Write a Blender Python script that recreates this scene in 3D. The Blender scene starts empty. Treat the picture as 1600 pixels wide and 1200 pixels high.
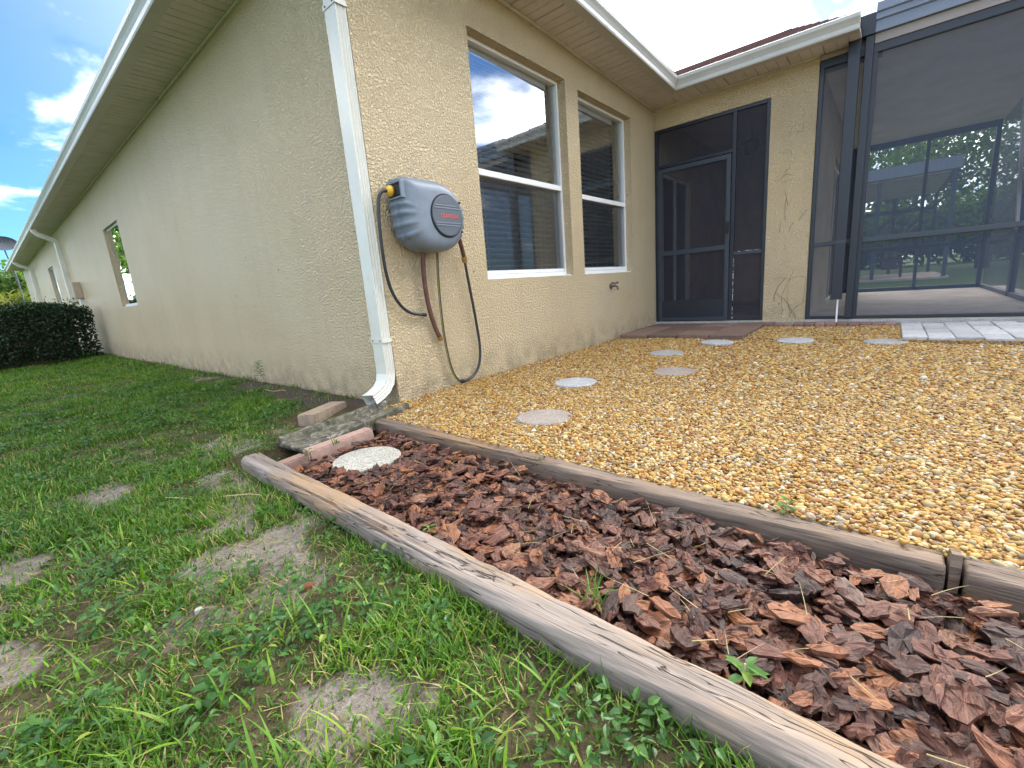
import bpy, bmesh, math, random
import numpy as np
from mathutils import Vector, Matrix, Euler

R = math.radians
rnd = random.Random(7)
rng = np.random.default_rng(11)
sc = bpy.context.scene

# ------------------------------------------------------------------ camera
cam_d = bpy.data.cameras.new('camera')
cam_d.sensor_width = 36.0
cam_d.lens = 15.58
cam_d.clip_start = 0.02
cam_d.clip_end = 3000
cam = bpy.data.objects.new('camera', cam_d)
sc.collection.objects.link(cam)
CAM = Vector((-1.747, -2.509, 0.70))
YAW, PIT, ROL = R(40.459), R(-12.159), R(-4.566)
fw = Vector((math.cos(YAW)*math.cos(PIT), math.sin(YAW)*math.cos(PIT), math.sin(PIT)))
rt = Vector((math.sin(YAW), -math.cos(YAW), 0)); upv = rt.cross(fw)
r2 = rt*math.cos(ROL) + upv*math.sin(ROL); u2 = -rt*math.sin(ROL) + upv*math.cos(ROL)
cam.matrix_world = Matrix((( r2.x, u2.x, -fw.x, CAM.x), (r2.y, u2.y, -fw.y, CAM.y), (r2.z, u2.z, -fw.z, CAM.z), (0, 0, 0, 1)))
sc.camera = cam

# ------------------------------------------------------------------ sky, sun, exposure
SUN_EL, SUN_AZ = 37.0, 11.0          # azimuth from +X towards +Y
sd = Vector((math.cos(R(SUN_EL))*math.cos(R(SUN_AZ)), math.cos(R(SUN_EL))*math.sin(R(SUN_AZ)), math.sin(R(SUN_EL))))
world = bpy.data.worlds.new('World'); sc.world = world; world.use_nodes = True
wn = world.node_tree; wn.nodes.clear()
def W(t, **k):
    n = wn.nodes.new(t)
    for a, b in k.items(): setattr(n, a, b)
    return n
wout = W('ShaderNodeOutputWorld'); wbg = W('ShaderNodeBackground'); wbg.inputs['Strength'].default_value = 0.05
sky = W('ShaderNodeTexSky', sky_type='NISHITA', sun_disc=False, sun_elevation=R(SUN_EL), sun_rotation=R(90-SUN_AZ),
        altitude=0, air_density=1.0, dust_density=0.15, ozone_density=1.6)
tc = W('ShaderNodeTexCoord'); sep = W('ShaderNodeSeparateXYZ')
wn.links.new(tc.outputs['Generated'], sep.inputs[0])
zz = W('ShaderNodeMath', operation='MAXIMUM'); wn.links.new(sep.outputs['Z'], zz.inputs[0]); zz.inputs[1].default_value = 0.0
za = W('ShaderNodeMath', operation='ADD'); wn.links.new(zz.outputs[0], za.inputs[0]); za.inputs[1].default_value = 0.22
dvx = W('ShaderNodeMath', operation='DIVIDE'); wn.links.new(sep.outputs['X'], dvx.inputs[0]); wn.links.new(za.outputs[0], dvx.inputs[1])
dvy = W('ShaderNodeMath', operation='DIVIDE'); wn.links.new(sep.outputs['Y'], dvy.inputs[0]); wn.links.new(za.outputs[0], dvy.inputs[1])
cmb = W('ShaderNodeCombineXYZ'); wn.links.new(dvx.outputs[0], cmb.inputs[0]); wn.links.new(dvy.outputs[0], cmb.inputs[1]); cmb.inputs[2].default_value = 39.2  # offset picked so clouds out of view brighten the walls and window reflection
nz = W('ShaderNodeTexNoise'); nz.inputs['Scale'].default_value = 1.15; nz.inputs['Detail'].default_value = 7; nz.inputs['Roughness'].default_value = 0.56
nz.inputs['Distortion'].default_value = 0.4
wn.links.new(cmb.outputs[0], nz.inputs['Vector'])
cr = W('ShaderNodeMapRange', interpolation_type='SMOOTHSTEP'); wn.links.new(nz.outputs['Fac'], cr.inputs['Value'])
cr.inputs['From Min'].default_value = 0.455; cr.inputs['From Max'].default_value = 0.70
# sunlit haze and cloud: brighter the nearer to the sun, all round the sky
dot = W('ShaderNodeVectorMath', operation='DOT_PRODUCT'); wn.links.new(tc.outputs['Generated'], dot.inputs[0]); dot.inputs[1].default_value = sd
dm = W('ShaderNodeMath', operation='MAXIMUM'); wn.links.new(dot.outputs['Value'], dm.inputs[0]); dm.inputs[1].default_value = 0
pw = W('ShaderNodeMath', operation='POWER'); wn.links.new(dm.outputs[0], pw.inputs[0]); pw.inputs[1].default_value = 4
br = W('ShaderNodeMath', operation='MULTIPLY_ADD'); wn.links.new(pw.outputs[0], br.inputs[0]); br.inputs[1].default_value = 22.0; br.inputs[2].default_value = 36.0
cc = W('ShaderNodeMix', data_type='RGBA', blend_type='MULTIPLY'); cc.inputs['Factor'].default_value = 1
cc.inputs[6].default_value = (1, .99, .97, 1); nz2 = W('ShaderNodeTexNoise'); nz2.inputs['Scale'].default_value = 2.6; nz2.inputs['Detail'].default_value = 5; wn.links.new(cmb.outputs[0], nz2.inputs['Vector'])   # thick grey bellies
sh = W('ShaderNodeMapRange', interpolation_type='SMOOTHSTEP'); wn.links.new(nz2.outputs['Fac'], sh.inputs['Value']); sh.inputs['From Min'].default_value = .34; sh.inputs['From Max'].default_value = .50; sh.inputs['To Min'].default_value = .09
bs_ = W('ShaderNodeMath', operation='MULTIPLY'); wn.links.new(br.outputs[0], bs_.inputs[0]); wn.links.new(sh.outputs[0], bs_.inputs[1])
wn.links.new(bs_.outputs[0], cc.inputs[7])
# haze veil near the sun lifts the cloud amount
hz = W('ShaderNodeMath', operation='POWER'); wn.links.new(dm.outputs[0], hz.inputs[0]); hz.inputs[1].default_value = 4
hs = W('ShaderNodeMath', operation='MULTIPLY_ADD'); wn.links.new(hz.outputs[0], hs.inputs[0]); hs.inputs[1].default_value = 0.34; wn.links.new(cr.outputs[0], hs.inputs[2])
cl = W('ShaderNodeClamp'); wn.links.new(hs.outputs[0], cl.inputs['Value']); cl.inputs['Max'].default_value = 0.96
mx = W('ShaderNodeMix', data_type='RGBA'); wn.links.new(cl.outputs[0], mx.inputs['Factor'])
st = W('ShaderNodeMix', data_type='RGBA', blend_type='MULTIPLY'); st.inputs['Factor'].default_value = 1; wn.links.new(sky.outputs[0], st.inputs[6]); st.inputs[7].default_value = (.35, .64, .92, 1)   # clear subtropical azure
wn.links.new(st.outputs[2], mx.inputs[6]); wn.links.new(cc.outputs[2], mx.inputs[7])
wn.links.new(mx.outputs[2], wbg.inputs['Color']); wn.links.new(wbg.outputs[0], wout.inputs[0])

sun_d = bpy.data.lights.new('sun', 'SUN'); sun_d.energy = 1.05; sun_d.angle = R(24.0); sun_d.color = (1, .94, .84)
sun = bpy.data.objects.new('sun', sun_d); sc.collection.objects.link(sun)
sun.rotation_euler = sd.to_track_quat('Z', 'Y').to_euler(); sun.location = (30, 10, 20)

sc.view_settings.view_transform = 'Standard'; sc.view_settings.look = 'None'
sc.view_settings.gamma = 1.0; sc.view_settings.use_curve_mapping = False
sc.view_settings.exposure = 2.48
sc.render.engine = 'CYCLES'
sc.cycles.max_bounces = 8; sc.cycles.diffuse_bounces = 5; sc.cycles.transparent_max_bounces = 24
sc.cycles.use_denoising = True
sc.cycles.caustics_reflective = False; sc.cycles.caustics_refractive = False

# ------------------------------------------------------------------ node helpers
class Mt:
    def __init__(s, name, rough=0.7, spec=0.4):
        s.m = bpy.data.materials.new(name); s.m.use_nodes = True; s.t = s.m.node_tree; s.t.nodes.clear()
        s.out = s.n('ShaderNodeOutputMaterial'); s.b = s.n('ShaderNodeBsdfPrincipled')
        s.l(s.b.outputs[0], s.out.inputs[0]); s.b.inputs['Roughness'].default_value = rough
        s.b.inputs['Specular IOR Level'].default_value = spec
    def n(s, t, **k):
        x = s.t.nodes.new(t)
        for a, b in k.items(): setattr(x, a, b)
        return x
    def l(s, a, b): s.t.links.new(a, b)
    def pos(s, obj=False, sx=1, sy=1, sz=1):
        if obj: o = s.n('ShaderNodeTexCoord').outputs['Object']
        else: o = s.n('ShaderNodeNewGeometry').outputs['Position']
        mp = s.n('ShaderNodeMapping'); mp.inputs['Scale'].default_value = (sx, sy, sz); s.l(o, mp.inputs[0]); return mp.outputs[0]
    def noise(s, vec, scale, detail=4, rough=.55, dist=0):
        n = s.n('ShaderNodeTexNoise'); s.l(vec, n.inputs['Vector'])
        n.inputs['Scale'].default_value = scale; n.inputs['Detail'].default_value = detail
        n.inputs['Roughness'].default_value = rough; n.inputs['Distortion'].default_value = dist
        return n.outputs['Fac']
    def vor(s, vec, scale, feature='F1', out='Distance', rnd_=1):
        n = s.n('ShaderNodeTexVoronoi', feature=feature); s.l(vec, n.inputs['Vector'])
        n.inputs['Scale'].default_value = scale; n.inputs['Randomness'].default_value = rnd_; return n.outputs[out]
    def ramp(s, fac, stops, interp='LINEAR'):
        n = s.n('ShaderNodeValToRGB'); s.l(fac, n.inputs[0]); e = n.color_ramp.elements; n.color_ramp.interpolation = interp
        while len(e) < len(stops): e.new(0.5)
        for i, (p, c) in enumerate(stops):
            e[i].position = p; e[i].color = (*c, 1) if not isinstance(c, (int, float)) else (c, c, c, 1)
        return n.outputs[0]
    def mix(s, f, a, b, mode='MIX'):
        n = s.n('ShaderNodeMix', data_type='RGBA', blend_type=mode)
        for v, i in ((f, 0), (a, 6), (b, 7)):
            if isinstance(v, (int, float)): n.inputs[i].default_value = v if i == 0 else (v, v, v, 1)
            elif isinstance(v, tuple): n.inputs[i].default_value = (*v, 1)
            else: s.l(v, n.inputs[i])
        return n.outputs[2]
    def math(s, op, a, b=None, c=None):
        n = s.n('ShaderNodeMath', operation=op)
        for i, v in enumerate((a, b, c)):
            if v is None: continue
            if isinstance(v, (int, float)): n.inputs[i].default_value = v
            else: s.l(v, n.inputs[i])
        return n.outputs[0]
    def mr(s, v, a, b, c=0., d=1.):
        n = s.n('ShaderNodeMapRange'); s.l(v, n.inputs[0])
        for i, x in enumerate((a, b, c, d)): n.inputs[i+1].default_value = x
        return n.outputs[0]
    def attr(s, name): return s.n('ShaderNodeAttribute', attribute_name=name).outputs['Fac']
    def rand(s): return s.n('ShaderNodeObjectInfo').outputs['Random']
    def col(s, c):
        if isinstance(c, tuple): s.b.inputs['Base Color'].default_value = (*c, 1)
        else: s.l(c, s.b.inputs['Base Color'])
        return s
    def bump(s, h, strength=.5, dist=.01):
        n = s.n('ShaderNodeBump'); s.l(h, n.inputs['Height']); n.inputs['Strength'].default_value = strength; n.inputs['Distance'].default_value = dist
        s.l(n.outputs[0], s.b.inputs['Normal']); return s

M = {}
def plain(name, c, rough=.6, spec=.4, var=.12, vs=9., metal=0., bump=0., bs=120.):
    t = Mt(name, rough, spec); p = t.pos(True)
    f = t.noise(p, vs, 5, .6)
    t.col(t.mix(t.mr(f, .3, .7), tuple(x*(1-var) for x in c), tuple(min(1, x*(1+var)) for x in c)))
    t.b.inputs['Metallic'].default_value = metal
    if bump: t.bump(t.noise(p, bs, 3), bump, .003)
    M[name] = t.m; return t

# stucco
t = Mt('stucco', .40, .6); p = t.pos()
n1 = t.noise(p, 70, 3, .5, .4); n2 = t.noise(p, 190, 2, .5); n3 = t.noise(p, 1.3, 4, .6); n4 = t.noise(t.pos(False, 6, 6, .5), 1., 4, .6)
h = t.math('ADD', t.ramp(n1, [(.40, 0.), (.56, .75), (.70, 1.)]), t.math('MULTIPLY', n2, .22))
c = t.mix(t.mr(n3, .3, .7), (.735, .57, .335), (.80, .635, .39))
c = t.mix(t.mr(n4, .50, .76, 0, .24), c, (.55, .45, .31)); c = t.mix(t.mr(t.noise(p, .55, 5, .65), .5, .72, 0, .5), c, (.80, .68, .46))
c = t.mix(t.mr(n1, .28, .46, .35, 0.), c, (.38, .29, .17))  # hollows of the relief painted darker, shading put into the colour
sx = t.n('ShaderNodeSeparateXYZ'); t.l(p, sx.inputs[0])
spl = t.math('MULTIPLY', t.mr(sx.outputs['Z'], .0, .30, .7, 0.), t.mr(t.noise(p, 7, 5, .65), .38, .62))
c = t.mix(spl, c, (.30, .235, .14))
sp = t.vor(p, 5.5); sp2 = t.noise(p, 3, 1)
c = t.mix(t.math('MULTIPLY', t.mr(sp, .035, .06, 1, 0), t.mr(sp2, .52, .56)), c, (.16, .12, .08))
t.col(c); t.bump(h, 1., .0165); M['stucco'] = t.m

t = Mt('reveal_stucco', .7, .3); p = t.pos(); t.col((.62, .48, .28)); t.bump(t.noise(p, 120, 3), .3, .003); M['reveal_stucco'] = t.m

def painted(name, c, rough=.38, dirt=.25, bump=.05):
    t = Mt(name, rough, .5); p = t.pos()
    f = t.noise(p, 3.5, 6, .65); g = t.noise(p, 40, 4, .6)
    cc_ = t.mix(t.mr(f, .45, .75, 0, dirt), c, tuple(x*.55 for x in c))
    cc_ = t.mix(t.mr(g, .58, .72, 0, dirt*.8), cc_, (c[0]*.45, c[1]*.42, c[2]*.36))
    t.col(cc_); t.bump(g, bump, .002); M[name] = t.m
painted('gutter_paint', (.47, .46, .42), .35, .30)
painted('downspout_paint', (.64, .62, .54), .27, .22)
painted('soffit_vinyl', (.58, .545, .515), .6, .42)
painted('white_vinyl', (.78, .78, .76), .35, .12)
painted('bronze_metal', (.010, .013, .022), .42, .1)
painted('bronze_light', (.030, .040, .056), .42, .1)
painted('fascia_grey', (.16, .19, .25), .4, .2)
painted('fascia_tan', (.30, .25, .22), .5, .2)
plain('lanai_ceiling', (.72, .71, .68), .8, .2, .10, 2.)
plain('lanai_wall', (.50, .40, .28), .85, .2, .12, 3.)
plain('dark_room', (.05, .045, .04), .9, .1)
plain('concrete_floor', (.42, .36, .30), .8, .25, .22, 4., bump=.3)
plain('blind_white', (.86, .85, .82), .45, .4, .05)
plain('reel_grey', (.155, .185, .225), .36, .5, .10, 14., bump=.12, bs=500)
plain('reel_disc', (.085, .10, .12), .48, .45, .1, 14., bump=.12, bs=500)
plain('reel_dark', (.012, .013, .016), .5, .4)
plain('reel_orange', (.75, .30, .03), .4, .5)
plain('reel_yellow', (.72, .42, .03), .38, .5, .1)
plain('reel_red_print', (.75, .10, .08), .5, .4, .03)
plain('hose_black', (.022, .024, .028), .38, .5)
plain('hose_brown', (.115, .052, .038), .55, .4, .3, 20.)
plain('hose_yellow', (.26, .22, .05), .5, .4)
plain('brass', (.42, .27, .10), .35, .5, .2, 30., metal=.8)
plain('faucet_metal', (.20, .155, .13), .5, .5, .4, 60., metal=.5)
plain('pvc_white', (.8, .8, .78), .4, .4)
plain('box_tan', (.40, .31, .22), .5, .4)
plain('dish_grey', (.09, .10, .12), .5, .4)
plain('panel_blue', (.012, .02, .06), .15, .6)
plain('dark_furniture', (.02, .02, .022), .5, .4)
plain('vine_dry', (.10, .070, .042), .9, .1)
plain('straw', (.46, .36, .20), .8, .2, .3, 30.)
plain('bark_trunk', (.11, .085, .06), .9, .15, .35, 6., bump=.8, bs=25)
plain('neighbour_wall', (.55, .48, .36), .8, .2)
plain('shard_red', (.16, .055, .032), .8, .2, .2, 40.)
plain('pebble_white', (.36, .33, .28), .6, .3, .2, 60.)

# shingles
t = Mt('shingles', .9, .15); p = t.pos(); v = t.n('ShaderNodeTexVoronoi'); t.l(t.pos(False, 3, 4, 3), v.inputs['Vector']); v.inputs['Scale'].default_value = 2.2
t.col(t.mix(t.noise(p, 60, 3), t.mix(v.outputs['Color'], (.10, .05, .045), (.20, .11, .10)), (.14, .085, .075)))
t.bump(t.noise(p, 200, 2), .5, .004); M['shingles'] = t.m

# glass: real thin pane - mirror part by fresnel, the rest passes
def glass(name, ior, base, tint=(.86, .92, .92), rough=0.0):
    t = Mt(name); t.t.nodes.remove(t.b)
    tr = t.n('ShaderNodeBsdfTransparent'); tr.inputs[0].default_value = (*tint, 1)
    gl = t.n('ShaderNodeBsdfGlossy'); gl.inputs['Roughness'].default_value = rough; gl.inputs['Color'].default_value = (.9, .95, 1, 1)
    fr = t.n('ShaderNodeFresnel'); fr.inputs[0].default_value = ior
    ad = t.math('ADD', fr.outputs[0], base)
    ms = t.n('ShaderNodeMixShader'); t.l(ad, ms.inputs[0]); t.l(tr.outputs[0], ms.inputs[1]); t.l(gl.outputs[0], ms.inputs[2]); t.l(ms.outputs[0], t.out.inputs[0])
    M[name] = t.m
glass('window_glass', 1.6, .30, (.95, .98, .97))
glass('side_glass', 1.6, .45, (.3, .34, .34))
glass('door_glass', 1.5, .08, (.22, .26, .28))
# insect screen: woven mesh far too fine to resolve; open share passes, threads scatter
def mesh_mat(name, c, thread):
    t = Mt(name, .55, .35); t.col(c)
    tr = t.n('ShaderNodeBsdfTransparent'); ms = t.n('ShaderNodeMixShader')
    f = t.math('ADD', t.math('MULTIPLY', t.noise(t.pos(), 3.0, 4, .6), .10), thread-.05)
    t.l(f, ms.inputs[0]); t.l(tr.outputs[0], ms.inputs[1]); t.l(t.b.outputs[0], ms.inputs[2]); t.l(ms.outputs[0], t.out.inputs[0]); M[name] = t.m
mesh_mat('screen_mesh', (.044, .062, .098), .60)
mesh_mat('far_mesh', (.045, .060, .090), .26)
mesh_mat('door_mesh', (.034, .034, .050), .54)
mesh_mat('window_mesh', (.030, .032, .036), .30)

# weathered timber
def timberm(name, g0, g1, b0, b1, amt):
    t = Mt(name, .82, .25); p = t.pos(True, 1, 1, 1); g = t.pos(True, 34, 1.6, 34); g2 = t.pos(True, 90, 2.2, 90)
    n1 = t.noise(g, 1., 6, .65, .4); n2 = t.noise(g2, 1., 4, .6); n3 = t.noise(t.pos(True, 6, 2.2, 6), 1., 5, .6)
    c = t.mix(t.mr(n1, .32, .68), g0, g1)
    c = t.mix(t.mr(n3, .46, .64, 0, amt), c, t.mix(n2, b0, b1))
    crk = t.noise(t.pos(True, 22, .38, 22), 1.3, 3, .5, .15)
    ck = t.math('SUBTRACT', 1., t.mr(t.math('ABSOLUTE', t.math('SUBTRACT', crk, .5)), .0, .008))
    c = t.mix(t.math('MULTIPLY', ck, .95), c, (.020, .014, .011))
    kn = t.vor(t.pos(True, 8, 2.6, 8), 1.); c = t.mix(t.mr(kn, .05, .12, .75, 0), c, (.07, .045, .03))
    t.col(c); t.bump(t.math('SUBTRACT', t.math('ADD', n1, t.math('MULTIPLY', n2, .9)), t.math('MULTIPLY', ck, 1.2)), .75, .006); M[name] = t.m
timberm('timber', (.135, .108, .09), (.315, .265, .225), (.20, .125, .070), (.40, .275, .16), .9)
timberm('timber_brown', (.10, .075, .058), (.235, .175, .13), (.15, .092, .05), (.29, .19, .11), .9)

# bark: tint = per chip
t = Mt('bark', .54, .42); p = t.n('ShaderNodeAttribute', attribute_name='lco').outputs['Vector']; ge = t.n('ShaderNodeNewGeometry')
r_ = t.math('FRACT', t.math('ADD', t.rand(), t.attr('tint')))
pv = t.n('ShaderNodeVectorMath', operation='ADD'); t.l(p, pv.inputs[0]); cb = t.n('ShaderNodeCombineXYZ'); t.l(t.math('MULTIPLY', r_, 37.), cb.inputs[0]); t.l(cb.outputs[0], pv.inputs[1]); p = pv.outputs[0]
base = t.ramp(r_, [(0, (.026, .009, .006)), (.22, (.062, .021, .012)), (.42, (.110, .037, .021)), (.60, (.155, .064, .041)), (.74, (.185, .066, .027)), (.86, (.26, .100, .038)), (.92, (.17, .092, .066)), (1, (.04, .018, .013))])
mpn = t.n('ShaderNodeMapping'); mpn.inputs['Scale'].default_value = (.45, 2.2, 1.6); t.l(p, mpn.inputs[0]); p = mpn.outputs[0]
n1 = t.noise(p, 1.9, 6, .66, .8); n2 = t.noise(p, 7., 4, .6)
c = t.mix(t.mr(n1, .34, .66), t.mix(1., base, .42, 'MULTIPLY'), t.mix(1., base, 1.35, 'MULTIPLY'))
c = t.mix(t.mr(n2, .64, .8, 0, .25), c, (.34, .19, .12))
t.col(c); t.bump(t.math('ADD', n1, t.math('MULTIPLY', n2, .4)), .8, .007); M['bark'] = t.m
t.b.inputs['Coat Weight'].default_value = .0

# mulch soil
plain('mulch_soil', (.035, .022, .016), .95, .1, .4, 20., bump=1., bs=60)

# pebbles
t = Mt('pebble', .62, .35); p = t.pos(True); r_ = t.rand()
c = t.ramp(r_, [(0, (.16, .060, .014)), (.12, (.26, .110, .020)), (.26, (.35, .172, .030)), (.42, (.40, .228, .044)), (.56, (.44, .288, .078)), (.66, (.48, .355, .13)), (.76, (.19, .110, .036)), (.84, (.52, .43, .24)), (.91, (.15, .105, .055)), (.95, (.30, .25, .18)), (1, (.62, .56, .42))])
c = t.mix(t.mr(t.noise(p, 1.6, 4, .6), .3, .7, 0, .5), c, t.mix(1., c, .62, 'MULTIPLY'))
t.col(c); t.bump(t.noise(p, 6, 3), .15, .1); M['pebble'] = t.m
t = Mt('gravel_base', .85, .2); p = t.pos(); v = t.n('ShaderNodeTexVoronoi'); t.l(p, v.inputs['Vector']); v.inputs['Scale'].default_value = 75
sx = t.n('ShaderNodeSeparateColor'); t.l(v.outputs['Color'], sx.inputs[0])
t.col(t.ramp(sx.outputs[0], [(0, (.13, .06, .02)), (.35, (.26, .15, .055)), (.7, (.33, .23, .11)), (1, (.36, .29, .19))])); t.bump(t.math('SUBTRACT', 1., v.outputs['Distance']), .8, .01); M['gravel_base'] = t.m

# stepping stones: exposed aggregate
def stone(name, c, sc_=230, dark=.45):
    t = Mt(name, .85, .25); p = t.pos(True); v = t.n('ShaderNodeTexVoronoi'); t.l(p, v.inputs['Vector']); v.inputs['Scale'].default_value = sc_
    s_ = t.n('ShaderNodeSeparateColor'); t.l(v.outputs['Color'], s_.inputs[0])
    cc_ = t.ramp(s_.outputs[0], [(0, tuple(x*dark for x in c)), (.3, tuple(x*.8 for x in c)), (.7, c), (1, tuple(min(.85, x*1.22) for x in c))])
    cc_ = t.mix(t.mr(t.noise(p, 9, 5, .6), .4, .75, 0, .45), cc_, tuple(x*.55 for x in c))
    t.col(cc_); t.bump(t.math('SUBTRACT', 1., v.outputs['Distance']), .6, .004); M[name] = t.m
stone('stone_pale', (.44, .42, .36), 200, .30)
stone('stone_pink', (.33, .28, .24))
stone('stone_grey', (.34, .34, .33))
stone('stone_white', (.44, .445, .445))
# splash block, bricks, pavers
t = Mt('mouldy_concrete', .9, .2); p = t.pos(True); n1 = t.noise(p, 22, 6, .7, .6)
c = t.ramp(n1, [(.36, (.035, .033, .026)), (.52, (.12, .11, .085)), (.60, (.24, .215, .17)), (.72, (.42, .41, .38))])
c = t.mix(t.mr(t.noise(p, 6, 3), .45, .65, 0, .6), c, (.10, .095, .055)); t.col(c); t.bump(n1, .8, .01); M['mouldy_concrete'] = t.m
def brickm(name, c, var=.25, rough=.9):
    t = Mt(name, rough, .2); p = t.pos(True); r_ = t.rand(); n1 = t.noise(p, 30, 6, .65); n2 = t.noise(p, 220, 2)
    a = t.mix(r_, tuple(x*(1-var) for x in c), tuple(x*(1+var) for x in c))
    a = t.mix(t.mr(n1, .45, .72, 0, .55), a, tuple(x*.5 for x in c)); a = t.mix(t.mr(n2, .6, .75, 0, .4), a, tuple(min(.8, x*1.6) for x in c))
    t.col(a); t.bump(t.math('ADD', n1, n2), .6, .004); M[name] = t.m
brickm('brick_pink', (.33, .215, .17)); brickm('brick_tan', (.27, .20, .145)); brickm('paver_brown', (.185, .125, .10), .3); brickm('paver_grey', (.40, .40, .40), .18); brickm('paver_red', (.25, .155, .125), .25)

# ground soil / lawn thatch by the 'bare' attribute (soil really is bare there)
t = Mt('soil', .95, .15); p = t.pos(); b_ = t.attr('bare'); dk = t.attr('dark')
n1 = t.noise(p, 14, 6, .7); n2 = t.noise(p, 120, 4, .7); n3 = t.noise(p, 2.2, 3)
sand = t.mix(t.mr(n1, .3, .7), (.17, .142, .115), (.34, .30, .25)); sand = t.mix(t.mr(n2, .52, .66, 0, .75), sand, (.11, .085, .062)); sand = t.mix(t.mr(t.noise(p, 55, 5, .75), .60, .68, 0, .8), sand, (.08, .058, .04))
that = t.mix(t.mr(n1, .3, .7), (.050, .042, .022), (.135, .105, .058)); green = t.mix(t.mr(n2, .3, .7), (.030, .060, .012), (.075, .125, .025))
far = t.attr('far'); that = t.mix(far, that, green)
rag = t.math('ADD', b_, t.math('MULTIPLY', t.math('SUBTRACT', t.noise(p, 22, 6, .72), .5), 1.7))
c = t.mix(t.math('MULTIPLY', t.mr(rag, .25, .80), t.mr(b_, .03, .25)), that, sand)
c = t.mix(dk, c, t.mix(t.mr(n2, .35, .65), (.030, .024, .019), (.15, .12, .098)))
t.col(c); t.bump(t.math('ADD', n1, n2), .9, .02); M['soil'] = t.m

t = Mt('crumb', .95, .1); t.col(t.ramp(t.attr('tint'), [(0, (.06, .042, .03)), (.5, (.20, .165, .13)), (.85, (.34, .30, .25)), (1, (.30, .13, .07))])); M['crumb'] = t.m
# foliage
def leafm(name, stops, trans=.35, rough=.5, spec=.35):
    t = Mt(name, rough, spec); a = t.attr('tint'); c = t.ramp(a, stops)
    t.col(c); tl = t.n('ShaderNodeBsdfTranslucent'); ms = t.n('ShaderNodeMixShader'); ms.inputs[0].default_value = trans
    t.l(t.mix(1., c, (1.3, 1.5, .6), 'MULTIPLY'), tl.inputs[0]); t.l(t.b.outputs[0], ms.inputs[1]); t.l(tl.outputs[0], ms.inputs[2]); t.l(ms.outputs[0], t.out.inputs[0]); M[name] = t.m
leafm('grass_blade', [(0, (.024, .068, .008)), (.35, (.058, .142, .012)), (.62, (.110, .235, .018)), (.83, (.20, .31, .026)), (.92, (.24, .27, .055)), (1, (.42, .31, .15))], .35)
leafm('weed_leaf', [(0, (.020, .060, .012)), (.5, (.042, .120, .020)), (.9, (.085, .180, .030)), (1, (.20, .25, .035))], .28, .42)
leafm('hedge_leaf', [(0, (.008, .020, .009)), (.5, (.020, .045, .016)), (.9, (.042, .080, .024)), (1, (.085, .135, .035))], .15, .38)
leafm('tree_leaf', [(0, (.045, .085, .022)), (.5, (.085, .145, .036)), (1, (.15, .21, .055))], .5)
leafm('palm_leaf', [(0, (.06, .10, .015)), (.6, (.17, .20, .025)), (1, (.36, .25, .03))], .4)

# ------------------------------------------------------------------ mesh helpers
WL = {}
COL = sc.collection
def link(o, parent=None, loc=(0, 0, 0)):
    COL.objects.link(o); WL[o.name] = Vector(loc)
    if parent is not None:
        o.parent = parent; o.location = Vector(loc) - WL[parent.name]
    else: o.location = loc
    return o
def tag(o, label=None, cat=None, group=None, kind=None):
    if label: o['label'] = label
    if cat: o['category'] = cat
    if group: o['group'] = group
    if kind: o['kind'] = kind
    return o
def empty(name, loc, label=None, cat=None, group=None, parent=None):
    o = bpy.data.objects.new(name, None); o.empty_display_size = .1; link(o, parent, loc); return tag(o, label, cat, group)

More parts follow.
